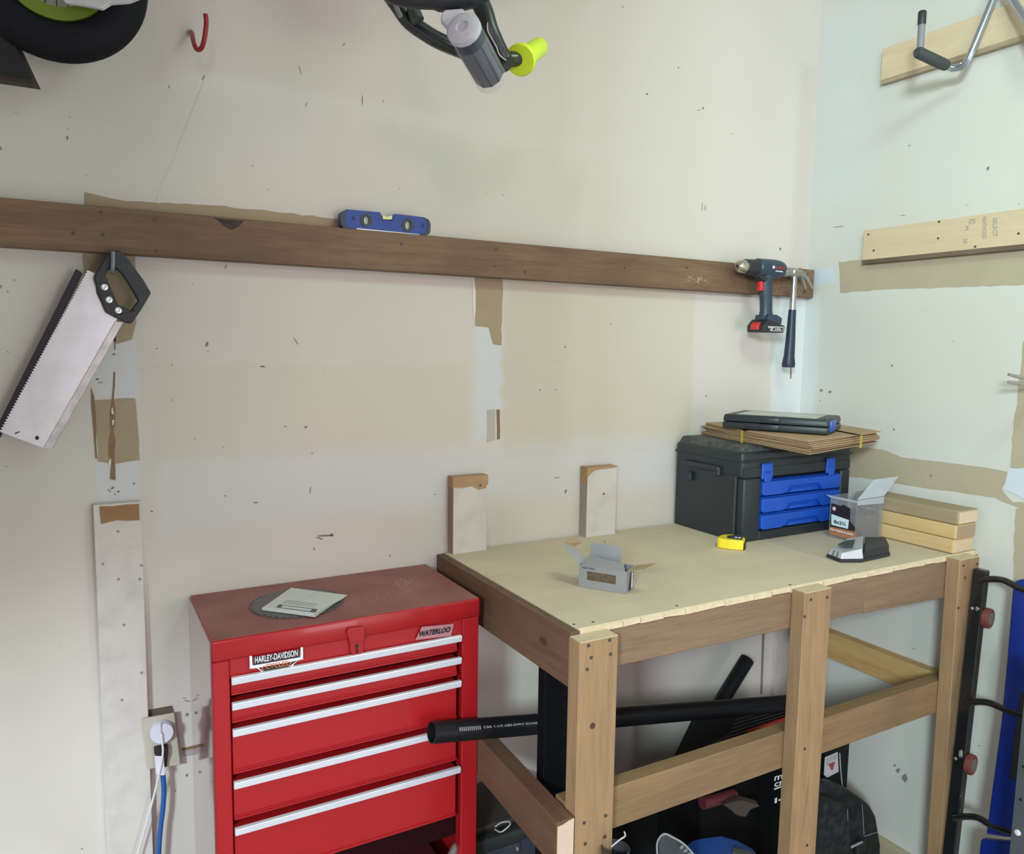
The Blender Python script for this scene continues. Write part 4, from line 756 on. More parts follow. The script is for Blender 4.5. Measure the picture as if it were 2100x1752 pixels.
# rectangular footprint from the near corner
ex = (tb_-ta); ey = (tcc-tb_)
hT = ZAT(tb_.x, tb_.y, 1028)
def clear(name, col, alpha, rough=.15):
    m = mat(name, col, rough, alpha=alpha, var=.15, scale=25); return m
m_cl = clear('clear_plastic', (.42, .44, .47), .20); m_cl2 = clear('milky_plastic', (.56, .61, .68), .60, .25)
td = ta+ey
def twall(n_, a, b_, flare=.0):
    n = (b_-a).cross(Vector((0, 0, 1))).normalized(); return prism(n_, [a, b_, b_+Vector((0, 0, hT))+n*flare, a+Vector((0, 0, hT))+n*flare], -n*.0010, m_cl, tb)
twall('front_wall', tb_, tcc); twall('side_wall', ta, tb_); twall('back_wall', td, ta); twall('side_wall', tcc, td)
ins = lambda v: v.lerp((ta+tb_+tcc+td)/4, .06)
# heap of screws: many small shanks
bm = bmesh.new(); hs = .078; cen = (ta+tb_+tcc+td)/4
for k in range(520):
    a, b_ = random.random()*.84+.08, random.random()*.84+.08; c_ = ta+ex*a+ey*b_; c_.z = random.uniform(.004, hs)
    di = Vector((random.uniform(-1, 1), random.uniform(-1, 1), random.uniform(-.6, .6))).normalized()*.007
    sc_ = min(1, .9); addtube(bm, [c_-di*sc_, c_+di*sc_], .0016, 4)
o = bm2(bm, 'screws', mat('zinc_screws', (.16, .14, .13), .4, .5, var=.4, scale=80), tb); o['kind'] = 'stuff'
prism('core_fill', [ins(ins(ta))+up*.002, ins(ins(tb_))+up*.002, ins(ins(tcc))+up*.002, ins(ins(td))+up*.002], up*(hs-.010), mat('screw_pile', (.13, .115, .11), .6, .2, var=.5, scale=250, bump=1, bscale=300), tb)
nS = ex.cross(up).normalized()
if nS.dot(C-ta) < 0: nS = -nS
LS = lambda s, z, o=.0006: ta+ex*s+up*z*1.42+nS*o
lbp = prism('label', [LS(.05, .006), LS(1.0, .006), LS(1.0, .030), LS(.80, .040), LS(.78, .065), LS(.52, .070), LS(.42, .066), LS(.05, .068)], nS*.0004, mat('label_black', (.02, .016, .016), .4), tb)
prism('label_band', [LS(.04, .004, .0012), LS(1.0, .004, .0012), LS(1.12, .014, .0012), LS(1.0, .022, .0012), LS(.04, .020, .0012)], nS*.0003, mat('copper_print', (.50, .22, .11), .35, .3), lbp)
prism('label_plate', [LS(.10, .024, .0012), LS(.74, .024, .0012), LS(.76, .042, .0012), LS(.08, .046, .0012)], nS*.0003, mat('label_paleblue', (.66, .78, .82), .4), lbp)
text('lettering', '8x2\u00bd', LS(.20, .029, .0018), LS(.66, .029, .0018), up, .0095, mbk, lbp, bold=.02)
text('lettering', 'STD PRIME PLATIN', LS(.07, .0135, .0018), LS(.95, .0135, .0018), up, .0045, m_wh, lbp, bold=.02)
lathe('emblem', [(0, .006), (.0004, .006)], LS(.17, .058, .0010), nS, mat('emblem_pale', (.70, .55, .52), .4), lbp, 16)
prism('tub_top_rim', [ta+up*hT-ex*.35*0-ex.normalized()*.014, tb_+up*hT, tb_+up*(hT-.006), ta+up*(hT-.006)], nS*.002, m_cl2, tb)
l0, l1 = tcc+up*hT, td+up*hT
# lid hinged along the far-right edges, leaning back
La, Lb = tb_+ey*.02+up*(hT+.001), tcc+up*(hT+.001)
back = (ta-tb_).normalized()
lq0, lq1 = tb_+up*(hT+.002), tcc+up*(hT+.002)
lq3 = P((1800, 972), 0, -.10); lq2 = lq1+(lq3-lq0)
k_l = min(1.0, (-.008-lq1.x)/(lq2.x-lq1.x)) if lq2.x > -.008 else 1.0
lidq = [lq0, lq1, lq1+(lq3-lq0)*k_l, lq0+(lq3-lq0)*k_l]; nl = (lidq[1]-lidq[0]).cross(lidq[3]-lidq[0]).normalized()
prism('open_lid', lidq, nl*.0015, m_cl2, tb)
prism('lid_hinge', [La, Lb, Lb-up*.020, La-up*.014], -ex.normalized()*.0+nS*0+Vector((.0, -.0012, 0)), m_cl2, tb)
# charger
cg = thing('battery_charger', 'silver and black battery charger lying on the workbench', 'charger', H((1760, 1145), 0))
g = [H(p, ZE) for p in [(1694, 1143), (1722, 1154), (1768, 1154), (1826, 1141), (1818, 1122), (1735, 1122)]]
zg = (ZAT(g[2].x, g[2].y, 1121)-ZE)*.86
m_sg = mat('silver_plastic', (.62, .63, .70), .32, .35); m_ck = mat('charger_black', (.02, .022, .026), .4)
prism('base', g, (0, 0, .008), m_ck, cg, .002)
gi = [q.lerp(sum(g, Vector())/6, .05) for q in g]
mid0, mid1 = gi[2].lerp(gi[3], .05), gi[5].lerp(gi[4], .45)
def frust(nm, base, ins_, z0, z1s, m, bev=.002):
    cen_ = sum(base, Vector())/len(base); bm = bmesh.new(); a = [bm.verts.new(Vector((v.x, v.y, z0))) for v in base]; b_ = [bm.verts.new(Vector((v.lerp(cen_, ins_).x, v.lerp(cen_, ins_).y, z))) for v, z in zip(base, z1s)]
    n = len(base); bm.faces.new(a); bm.faces.new(b_)
    for i in range(n): bm.faces.new([a[i], a[(i+1) % n], b_[(i+1) % n], b_[i]])
    bevel(bm, bev, 2); return bm2(bm, nm, m, cg)
frust('front_shell', [gi[0], gi[1], gi[2], mid0, mid1, gi[5]], .14, .0085, [zg*.62]*2+[zg*.85, zg*.95, zg, zg*.8], m_sg)
frust('rear_shell', [mid0, gi[3], gi[4], mid1], .04, .0085, [zg*.88, zg*.88, zg*.85, zg*.85], m_ck)
fc = (gi[0]+gi[1]+gi[2]+gi[5])/4
prism('slot', [Vector((q.x, q.y, zg*.86)) for q in [fc.lerp(gi[0], .42), fc.lerp(gi[2], .45), fc.lerp(mid1, .5), fc.lerp(gi[5], .40)]], (0, 0, .004), mat('slot_dark', (.04, .05, .045), .35), cg)
# the grey grooves between the silver ribs of the nose
for s_ in (.30, .62):
    a = gi[0].lerp(gi[1], s_); b_ = gi[0].lerp(gi[1], s_+.14); dv = (fc-a).normalized()*.0; out2 = (a-fc).normalized()*.0015
    prism('groove', [Z_(a+out2, .009), Z_(b_+out2, .009), Z_(b_.lerp(fc, .13), zg*.64), Z_(a.lerp(fc, .13), zg*.64)], out2*.4, mat('groove_grey', (.16, .16, .17), .5), cg)
# three offcuts
for k, (lab, lo_, hi_, dx, dy) in enumerate([('pale yellow wood offcut, lowest of the stack by the side wall', (.54, .37, .17), (.64, .46, .24), 0, 0), ('pale yellow wood offcut with a brown end, middle of the stack by the side wall', (.54, .37, .16), (.65, .47, .23), .002, -.004), ('weathered grey-brown wood offcut, topmost of the stack by the side wall', (.30, .23, .14), (.40, .31, .20), .004, -.008)]):
    bm = bmesh.new(); addbox(bm, (-.112+dx, -.617+dy*.5, .0008+k*.0388), (-.022+dx, -.300+dy, .0008+k*.0388+.038)); bevel(bm, .004, 2)
    o = bm2(bm, 'wood_offcut', wood('offcut_%d' % k, lo_, hi_, 'y', knots=.2, stainf=.2)); tag(o, lab, 'wood block', 'wood offcuts stacked on the bench')
    e = box('end_grain', (-.108+dx, -.6175+dy*.5-.0006, .0045+k*.0388), (-.026+dx, -.6170+dy*.5, .0008+k*.0388+.0345), mat('offcut_end_%d' % k, [(.56, .44, .29), (.34, .25, .17), (.60, .48, .34)][k], .85, var=.15, scale=70), o)
# ================================================================== UNDER THE BENCH
m_abs = mat('black_abs_pipe', (.008, .008, .010), .42, var=.1, spec=.3)
def pipe(name, a, b_, r, label):
    a, b_ = Vector(a), Vector(b_); L__ = (b_-a).length
    o = lathe(name, [(0, r*.86), (0, r), (L__, r), (L__, r*.86)], a, b_-a, m_abs, None, 28, closed=True); o2 = o; tag(o2, label, 'pipe'); return o2
pa = P((885, 1503), 1, -.352); pb = D((1640, 1441), 2.22)
pp = pipe('long_pipe', pa, pb, .0228, 'long black plastic pipe lying under the bench, its open end in front of the chest')
ax_ = (pb-pa).normalized(); vu = (C-pa); vu = (vu-ax_*vu.dot(ax_)).normalized()
m_prt = mat('pipe_print', (.45, .45, .48), .6)
t1 = pa+ax_*.055+vu*.0230; text('printing', '|||||||||||', t1, t1+ax_*.050, ax_.cross(-vu), .006, m_prt, pp)
t1 = pa+ax_*.113+vu*.0230; text('printing', 'CSA 1-1/2 ABS-DWV SCH40', t1, t1+ax_*.140, ax_.cross(-vu), .0045, m_prt, pp)
pipe('short_pipe', P((1532, 1353), 1, -.09), P((1385, 1590), 1, -.16), .0225, 'short black plastic pipe leaning diagonally on the back wall under the bench')
o = box('upright_board', (-1.304, -.50, FLOOR+.001), (-1.215, -.47, -.116), mat('flat_black', (.004, .004, .006), .7, spec=.1), None, .003); tag(o, 'narrow black board standing upright behind the front left post of the bench', 'board')
m_blk = mat('black_case', (.006, .0065, .0075), .6, var=.2, spec=.25); m_blk2 = mat('black_case_rib', (.020, .022, .022), .5, spec=.4)
# slanted ribbed case
rc = thing('ribbed_case', 'black case with a ribbed slanted lid and red trim, behind the middle rail', 'case', (-.55, -.3, -.6))
ca1, ca2, ca3, ca4 = P((1418, 1478), 1, -.22), P((1622, 1436), 1, -.19), P((1622, 1482), 1, -.36), P((1372, 1572), 1, -.36)
bm = bmesh.new(); addhex(bm, [Vector((v.x, v.y, -.749)) for v in (ca4, ca3, ca2, ca1)]+[ca4, ca3, ca2, ca1]); bm2(bm, 'body', m_blk, rc)
for k in range(7):
    s0_, s1_ = .12+k*.12, .17+k*.12
    q = [ca4.lerp(ca1, s0_).lerp(ca3.lerp(ca2, s0_), .45), ca4.lerp(ca1, s0_).lerp(ca3.lerp(ca2, s0_), .97), ca4.lerp(ca1, s1_).lerp(ca3.lerp(ca2, s1_), .97), ca4.lerp(ca1, s1_).lerp(ca3.lerp(ca2, s1_), .45)]
    prism('rib', [v+up*.002 for v in q], (0, 0, .007), m_blk2, rc)
r0, r1 = P((1535, 1505), 1, -.367), P((1625, 1474), 1, -.367); hexa('red_trim', [r0, r1, r1+Vector((0, .006, 0)), r0+Vector((0, .006, 0)), r0+up*.008, r1+up*.010, r1+Vector((0, .006, .010)), r0+Vector((0, .006, .008))], mat('red_trim', (.40, .03, .02), .5), rc)
# black carton with white letters, behind middle post
bc = thing('black_carton', 'black carton with white lettering and a green edge behind the middle post', 'carton', (-.6, -.4, FLOOR))
yc = -.54
xc0, xc1 = W((1440, 1600), -yc).x, -.525; zc1 = W((1590, 1574), -yc).z
box('body', (xc0, yc, FLOOR+.001), (-.525, yc+.15, zc1), mat('carton_black', (.003, .003, .0035), .8, spec=.08), bc, .002)
g0_ = W((1588, 1577), -yc+.002); hexa('green_edge', [(g0_.x, yc-.002, zc1-.006), (xc1, yc-.002, zc1-.006), (xc1, yc, zc1-.006), (g0_.x, yc, zc1-.006), (g0_.x, yc-.002, zc1+.001), (xc1, yc-.002, zc1+.001), (xc1, yc, zc1+.001), (g0_.x, yc, zc1+.001)], mat('green_edge', (.02, .30, .16), .5), bc)
ck = -yc+.001
m_wl = mat('white_print', (.80, .82, .88), .5)
text('lettering', 'mott', W((1588, 1602), ck), W((1634, 1588), ck), up, .013, m_wl, bc, bold=.008); text('lettering', 'crow', W((1588, 1615), ck), W((1634, 1601), ck), up, .011, m_wl, bc, bold=.008)
box('printed_line', (W((1588, 1616), ck).x, yc-.0015, W((1588, 1618), ck).z-.003), (W((1625, 1616), ck).x, yc-.0003, W((1588, 1618), ck).z), m_wl, bc)
box('printed_line', (W((1589, 1645), ck).x, yc-.0015, W((1589, 1648), ck).z), (W((1593, 1645), ck).x, yc-.0003, W((1589, 1638), ck).z), m_wl, bc)
box('printed_line', (W((1597, 1642), ck).x, yc-.0015, W((1600, 1642), ck).z), (W((1605, 1642), ck).x, yc-.0003, W((1600, 1639), ck).z), m_wl, bc)
# black cabinet with sticker
sp = thing('speaker_box', 'tall black box with a white sticker beside the side wall under the bench', 'box', (-.3, -.4, FLOOR))
ysb = -.410
sx0, sx1 = W((1640, 1560), -ysb).x, W((1741, 1560), -ysb).x; sz1 = W((1741, 1520), -ysb).z
box('body', (-.30, ysb, FLOOR+.001), (sx1, ysb+.044, sz1), m_blk, sp, .003)
k_ = -ysb+.0015
stq = prism('sticker', [W(p, k_) for p in [(1692, 1554), (1718, 1543), (1720, 1583), (1697, 1595), (1690, 1590)]], (0, .001, 0), mat('sticker_offwhite', (.50, .47, .50), .5, var=.15, scale=40), sp); tag(stq, 'white sticker with red and black print')
prism('printing', [W(p, k_+.0004) for p in [(1694, 1556), (1716, 1547), (1716, 1558), (1700, 1565), (1697, 1572), (1694, 1570)]], (0, .0003, 0), m_pg, stq)
prism('printing', [W(p, k_+.0004) for p in [(1698, 1568), (1713, 1562), (1708, 1580), (1705, 1580)]], (0, .0003, 0), mat('print_maroon', (.30, .06, .08), .5), stq)
tube('cable', [W((1722, 1545), k_+.004), W((1724, 1580), k_+.004), W((1730, 1640), k_+.006)], .0018, mat('grey_cable', (.30, .30, .30), .5), sp, 8)
# rounded black case in front of it
rd = thing('rounded_case', 'dusty black round-shouldered case under the right end of the bench', 'case', (-.35, -.5, FLOOR))
yr = -.56
prof_ = [(1662, 1622), (1690, 1605), (1738, 1618), (1762, 1634), (1785, 1652), (1798, 1675), (1803, 1705), (1808, 1735), (1806, 1790), (1662, 1790)]
# push the outline back so its right edge clears the wall
pts_ = [W(p, .47) for p in prof_]; 
for q in pts_: q.z = max(q.z, FLOOR+.002)
m_dc = mat('dusty_black_case', (.009, .012, .013), .5, var=.3, dust=(.05, .06, .06), dustf=.5, scale=18, bump=.15, spec=.3)
prism('shell', pts_, (0, .050, 0), m_dc, rd, .010, 3, smooth=True)
prism('shell', [W(p, .53) for p in [(1662, 1640), (1690, 1640), (1735, 1652), (1745, 1700), (1752, 1790), (1662, 1790)]], (0, .055, 0), m_dc, rd, .008, 3)
bxl = W((1765, 1735), .475); box('latch', (bxl.x-.022, -.482, bxl.z-.02), (bxl.x+.02, -.4702, bxl.z+.018), m_blk2, rd, .003)
prism('latch_edge', [W(p, .484) for p in [(1744, 1737), (1769, 1726), (1770, 1729), (1746, 1741)]], (0, .002, 0), mat('scratched_grey', (.3, .33, .33), .5), rd)
for p_, q_ in (((1768, 1650), (1772, 1712)), ((1772, 1716), (1803, 1706)), ((1738, 1660), (1740, 1725))): tube('seam', [W(p_, .4708), W(q_, .4708)], .0008, MC['scratched_grey'], rd, 6)
# red roll and brown bits
o = lathe('red_cylinder', [(0, .011), (.0, .013), (.10, .013), (.10, .011)], W((1440, 1650), .57), (W((1500, 1634), .57)-W((1440, 1650), .57)), mat('dull_red', (.065, .005, .008), .7), None, 16); tag(o, 'dull red tube lying in the dark under the middle rail', 'tube')
o.location.z += .002
# big dark tub at the bottom, with jigsaw-like blue tool
dk = thing('black_tote', 'wide black tote standing on the floor under the bench', 'tote', (-.8, -.25, FLOOR))
box('body', (-.86, -.35, FLOOR+.001), (-.32, -.12, -.765), m_blk, dk, .01, 2)
box('rim', (-.87, -.36, -.764), (-.31, -.11, -.750), m_blk, dk, .004)
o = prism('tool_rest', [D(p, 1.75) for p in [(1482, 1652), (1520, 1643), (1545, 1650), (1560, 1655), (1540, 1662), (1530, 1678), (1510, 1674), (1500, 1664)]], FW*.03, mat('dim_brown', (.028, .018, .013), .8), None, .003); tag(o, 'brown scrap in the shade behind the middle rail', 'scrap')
bt_ = thing('blue_case', 'blue plastic tool housing at the lower edge, under the bench', 'tool case', D((1480, 1760), 1.62))
prism('housing', [D(p, 1.66) for p in [(1390, 1790), (1398, 1738), (1420, 1722), (1440, 1717), (1478, 1712), (1512, 1722), (1545, 1740), (1562, 1790)]], (-.03, -.07, -.02), mat('mid_blue', (.006, .035, .16), .5, var=.2, spec=.3), bt_, .006, 3, smooth=True)
prism('strap', [D(p, 1.60) for p in [(1502, 1760), (1500, 1736), (1530, 1742), (1560, 1754), (1562, 1765)]], (-.01, -.012, -.004), mbk, bt_, .003, 2)
# goggles and clamp light
gg = thing('safety_goggles', 'clear scratched safety goggles at the lower edge, left of the blue tool', 'goggles', D((1385, 1755), 1.55))
prism('lens', [D(p, 1.55) for p in [(1352, 1775), (1350, 1728), (1362, 1712), (1378, 1716), (1396, 1728), (1412, 1742), (1428, 1762), (1432, 1780)]], FW*.012, mat('scratched_clear', (.08, .09, .10), .35, alpha=.4, var=.6, scale=60), gg, .003, 2)
tube('frame', catmull([D(p, 1.547) for p in [(1350, 1770), (1347, 1735), (1353, 1718), (1364, 1711), (1378, 1717), (1398, 1728), (1414, 1743), (1428, 1760)]], 5), .0018, mat('pale_frame', (.25, .27, .28), .35), gg, 8)
for k in range(4):
    q = D((1398+k*8, 1738+k*7), 1.543); box('vent', (-.004, -.001, -.003), (.004, .001, .003), mat('vent_pale', (.18, .2, .2), .4), gg, M=Matrix.Translation(q))
cl_ = thing('work_lamp', 'metal lamp shade with a wire guard at the lower edge, beside the front left post', 'lamp', D((1265, 1755), 1.5))
lathe('shade', [(0, .020), (.06, .028), (.061, .026), (.002, .018)], D((1258, 1800), 1.5), (.05, 0, 1), mat('dull_grey_metal', (.055, .06, .075), .4, .4), cl_, 20)
tube('wire', catmull([D(p, 1.48) for p in [(1254, 1737), (1262, 1730), (1272, 1722), (1282, 1715), (1280, 1706)]], 4), .0016, mat('bright_wire', (.7, .7, .7), .3, .6), cl_, 8)
# black toolbox bottom left
tl = thing('black_toolbox', 'black plastic toolbox with a silver lid latch between chest and bench', 'toolbox', (-1.2, -.2, FLOOR))
yt = .20
zt1 = W((1010, 1690), yt).z
box('body', (-1.332, -.235, FLOOR+.001), (-1.07, -.02, zt1-.045), mat('navy_black', (.018, .022, .036), .5), tl, .006, 2)
box('lid', (-1.334, -.240, zt1-.044), (-1.066, -.018, zt1-.008), m_blk2, tl, .006, 2)
box('lid_ridge', (-1.325, -.215, zt1-.010), (-1.075, -.045, zt1+.012), mat('brown_black', (.030, .024, .022), .5), tl, .008, 2)
hx_ = W((1028, 1697), .245); 
tube('latch', catmull([hx_+Vector((-.018, 0, .006)), hx_+Vector((0, 0, .012)), hx_+Vector((.020, 0, .008)), hx_+Vector((.024, 0, -.001)), hx_+Vector((0, 0, -.012)), hx_+Vector((-.018, 0, .000))], 5), .0018, mat('bright_wire', (.7, .7, .7), .3, .6), tl, 8)
prism('panel_seam', [W(p, .236) for p in [(1066, 1720), (1084, 1714), (1088, 1740), (1070, 1747)]], (0, -.004, 0), mat('navy_panel', (.022, .030, .050), .45), tl, .001)
# ================================================================== SIDE WALL THINGS
m_stl = mat('galvanised_tube', (.42, .46, .52), .25, .85, var=.08)
bh = thing('bike_hanger', 'folding tubular steel bike hanger with a padded arm on the upper side wall', 'bike hanger', RW((2035, 60), .06))
A_ = RW((1952, 140), .085); 
tube('frame_tube', catmull([RW((2075, -110), .03), RW((2044, -20), .05), RW((2008, 70), .075), RW((1990, 112), .085), RW((1976, 135), .085), A_], 8), .0095, m_stl, bh, 14)
tube('frame_tube', catmull([RW((2055, -50), .04), RW((2078, 0), .06), RW((2112, 55), .075), RW((2140, 120), .08)], 8), .0095, m_stl, bh, 14)
B_ = P((1884, 108), 1, A_.y)
tube('arm', [A_, A_.lerp(B_, .25)], .0085, m_stl, bh, 12)
tube('arm_sleeve', [A_.lerp(B_, .18), A_.lerp(B_, .3), B_, B_+(B_-A_).normalized()*.008], [.0130, .0145, .0140, .010], mat('grey_rubber', (.045, .052, .056), .6), bh, 16)
Up_ = P((1890, 22), 1, A_.y); Up_.x = B_.x+.004
B__ = B_+Vector((.006, 0, .004))
tube('upright', [B__, B__.lerp(Up_, .72)], .0085, mat('grey_sleeve', (.20, .21, .24), .6), bh, 14)
tube('tip_cap', [B__.lerp(Up_, .66), B__.lerp(Up_, .68), B__.lerp(Up_, .97), Up_], [.0095, .0100, .0100, .008], mat('black_tip', (.02, .024, .028), .5), bh, 14)
lathe('rivet', [(0, .004), (.003, .003), (.004, .001)], RW((1970, 130), .095), (-1, -.6, .2), m_stl, bh, 10)
tube('hinge_pin', [RW((2060, -60), 0.0), RW((2060, -60), .05)], .008, m_stl, bh, 10)
# small double-prong hook
ph = thing('prong_hook', 'small two-pronged metal hook at the right edge of the side wall', 'hook', RW((2110, 780), .0))
for (a, b_) in (((2068, 768), (2104, 777)), ((2067, 784), (2104, 788))): tube('prong', [RW(a, .12), RW(((a[0]+b_[0])/2, (a[1]+b_[1])/2), .10), RW(b_, .085), RW((b_[0]+30, b_[1]+2), .02), RW((b_[0]+30, b_[1]+4), .0)], [.0035, .0045, .0045, .0045, .0045], mat('nickel', (.45, .43, .40), .3, .8), ph, 8)
# creeper
cr_ = thing('mechanic_creeper', 'blue padded mechanic creeper with black rails leaning on the side wall', 'creeper', (-.16, -.9, FLOOR))
m_rl = mat('black_steel', (.010, .011, .012), .3, var=.1, coat=.3); XR0, XRB = .10, .17
tp0, tp1 = RW((2008, 1169), XR0), RW((1944, 1752), XRB+.0)
lx = (tp1-tp0); bot = tp0+lx*((FLOOR+.01-tp0.z)/lx.z)
wv = Vector((0, .0165, 0)); dvv = Vector((.022, 0, 0))
hexa('side_rail', [bot-wv-dvv*0, bot+wv, bot+wv+dvv, bot-wv+dvv, tp0-wv, tp0+wv, tp0+wv+dvv, tp0-wv+dvv], m_rl, cr_, .003)
RX = lambda p, d=0: P(p, 0, tp0.x+(bot.x-tp0.x)*min(1, max(0, (p[1]-1169)/620))-d)
m_tu = mat('glossy_black_tube', (.012, .013, .014), .2, coat=.5)
for y0_, y1_ in ((1188, 1205), (1440, 1455), (1675, 1694)):
    dx_ = -(y0_-1188)*.11
    tube('cross_tube', catmull([RX((2010+dx_, y0_+3)), RX((2035+dx_, y0_)), RX((2060+dx_, y0_+3)), RX((2088+dx_, y1_)), RX((2130+dx_, y1_+14))], 6), .0085, m_tu, cr_, 12)
def caster(px_, py_):
    c_ = RX((px_, py_), -.03); w0 = thing_ = None
    g_ = lathe('caster_wheel', [(-.009, .018), (-.009, .024), (-.006, .0265), (.006, .0265), (.009, .024), (.009, .018)], c_, (-.17, .98, 0), mat('red_tyre', (.15, .032, .028), .6), cr_, 22)
    lathe('wheel_core', [(-.0105, .002), (-.0105, .015), (-.009, .017), (.009, .017), (.0105, .015), (.0105, .002)], c_, (-.17, .98, 0), mat('grey_core', (.12, .11, .10), .6), g_, 18)
    tube('caster_fork', catmull([c_+Vector((-.012, .014, .026)), c_+Vector((-.010, .016, .008)), c_+Vector((-.006, .017, -.004)), c_+Vector((-.008, .016, -.020))], 5), .004, mat('zinc_fork', (.45, .44, .42), .3, .7), g_, 8)
    tube('caster_fork', catmull([c_+Vector((-.026, .012, .022)), c_+Vector((-.014, .018, .030)), c_+Vector((-.006, .010, .026))], 5), .005, MC['zinc_fork'], g_, 8)
caster(2025, 1268); caster(1990, 1568)
for p in ((1994, 1248), (1960, 1556)): lathe('bolt', [(0, .0045), (.002, .004), (.003, .002)], RX(p, .0005), (-1, 0, 0), MC['zinc_fork'], cr_, 10)
m_pad = mat('blue_vinyl', (.003, .020, .20), .42, var=.06, bump=.1, bscale=8)
pd = [(2076, 1200), (2080, 1191), (2092, 1189), (2200, 1205), (2200, 1735), (2100, 1735), (2018, 1712), (2022, 1700), (2052, 1480)]
prism('pad', [RX(p, .004) for p in [(2076, 1202), (2079, 1193), (2092, 1189), (2180, 1200), (2150, 1722), (2060, 1718), (2021, 1712), (2036, 1600), (2052, 1480), (2064, 1350)]], (.022, 0, 0), m_pad, cr_, .006, 3, smooth=True)
prism('pad', [RX(p, .004) for p in [(2010, 1722), (2060, 1727), (2145, 1730), (2130, 1900), (1990, 1900)]], (.022, 0, 0), m_pad, cr_, .006, 3, smooth=True)
prism('headrest_strap', [RX(p, .006) for p in [(2092, 1420), (2130, 1424), (2110, 1604), (2069, 1597)]], (.004, 0, 0), mat('strap_black', (.012, .014, .02), .6), cr_, .001)
# grey steel upright
gu = thing('steel_upright', 'grey steel shelving upright with bolts at the lower right edge', 'upright', (-.36, -1.0, FLOOR))
xg = .36
ga, gb = RW((2104, 1430), xg), RW((2073, 1752), xg); dirg = Vector(((0), (gb.y-ga.y)/(gb.z-ga.z), 1))
gy = lambda z: ga.y+(z-ga.z)*dirg.y
m_gs = mat('grey_steel', (.11, .125, .14), .45, .4)
hexa('post', [(-xg, gy(FLOOR)-.05, FLOOR+.001), (-xg, gy(FLOOR), FLOOR+.001), (-xg+.003, gy(FLOOR), FLOOR+.001), (-xg+.003, gy(FLOOR)-.05, FLOOR+.001), (-xg, gy(-.12)-.05, -.12), (-xg, gy(-.12), -.12), (-xg+.003, gy(-.12), -.12), (-xg+.003, gy(-.12)-.05, -.12)], m_gs, gu)
hexa('flange', [(-xg, gy(FLOOR), FLOOR+.001), (-xg, gy(FLOOR)+.003, FLOOR+.001), (-xg+.04, gy(FLOOR)+.003, FLOOR+.001), (-xg+.04, gy(FLOOR), FLOOR+.001), (-xg, gy(-.12), -.12), (-xg, gy(-.12)+.003, -.12), (-xg+.04, gy(-.12)+.003, -.12), (-xg+.04, gy(-.12), -.12)], m_gs, gu)
lathe('bolt', [(0, .007), (.003, .006), (.0045, .002)], RW((2087, 1708), xg+.0003), (-1, 0, 0), MC['bright_metal'], gu, 12)
lathe('hole', [(0, .0035), (.0006, .0035)], RW((2093, 1640), xg+.0003), (-1, 0, 0), MC['black_hole'], gu, 10)
lathe('hole', [(0, .0035), (.0006, .0035)], RW((2099, 1573), xg+.0003), (-1, 0, 0), MC['black_hole'], gu, 10)
# ================================================================== CHILD'S BICYCLE, HUNG UPSIDE DOWN
bk = thing('bicycle', 'child\'s black bicycle with lime rims and grips hanging above, by the back wall', 'bicycle', (-1.9, -.35, .95))
m_ty = mat('tyre_rubber', (.008, .008, .011), .75, spec=.2, var=.2, bump=.2, bscale=150); m_lm = mat('lime_rim', (.13, .19, .01), .45); m_lg = mat('lime_grip', (.62, .80, .03), .4)
WC = Vector((-2.122, -.135, 1.170))
tire = lathe('tyre', [(0.033*math.cos(t), .1115+.0365*math.sin(t)) for t in [2*math.pi*k/20 for k in range(20)]], WC, (.04, 1, 0), m_ty, bk, 64, closed=True)
lathe('rim', [(-.030, .086), (-.030, .064), (-.024, .062), (.020, .062), (.022, .086)], WC, (.04, 1, 0), m_lm, bk, 56, closed=True)
for k in range(16):
    a = 2*math.pi*k/16; tube('spoke', [WC+Vector((.012*math.cos(a), 0, .012*math.sin(a))), WC+Vector((.064*math.cos(a), 0, .075*math.sin(a)))], .0012, mat('dark_spoke', (.05, .05, .05), .4, .5), bk, 6)
lathe('hub', [(-.035, .008), (-.03, .015), (.03, .015), (.035, .008)], WC, (.04, 1, 0), m_dk, bk, 16)
# second wheel further along, above the frame of view
WC2 = Vector((-1.42, -.42, 1.50))
lathe('tyre', [(0.030*math.cos(t), .118+.030*math.sin(t)) for t in [2*math.pi*k/16 for k in range(16)]], WC2, (.45, .9, 0), m_ty, bk, 48, closed=True)
lathe('rim', [(-.024, .098), (-.024, .076), (.020, .074), (.022, .098)], WC2, (.45, .9, 0), m_lm, bk, 48, closed=True)
prism('chain_guard', [D(p, 1.36) for p in [(-60, 0), (10, 40), (34, 95), (68, 168), (68, 173), (-60, 152)]], FW*.018, mat('chain_guard_black', (.012, .012, .014), .5), bk, .001)
prism('guard_edge', [D(p, 1.357) for p in [(-60, 146), (64, 163), (68, 173), (-60, 154)]], FW*.022, mat('brown_edge', (.035, .022, .018), .6), bk)
bagp = [(125, -30), (130, 4), (165, 9), (207, 17), (224, 6), (262, 3), (290, -8), (290, -40)]
prism('plastic_wrap', [D(p, 1.34) for p in bagp], FW*.01, mat('white_film', (.60, .60, .62), .3), bk, .002)
fz = 1.42
fp = Vector((-1.55, -.40, 1.30))
tube('frame_tube', [WC+Vector((0, -.045, 0)), Vector((-1.95, -.22, 1.36)), Vector((-1.60, -.42, 1.34))], .013, m_dk, bk, 12)
tube('frame_tube', [Vector((-1.95, -.22, 1.36)), Vector((-1.78, -.33, 1.50)), Vector((-1.60, -.42, 1.36))], .013, m_dk, bk, 12)
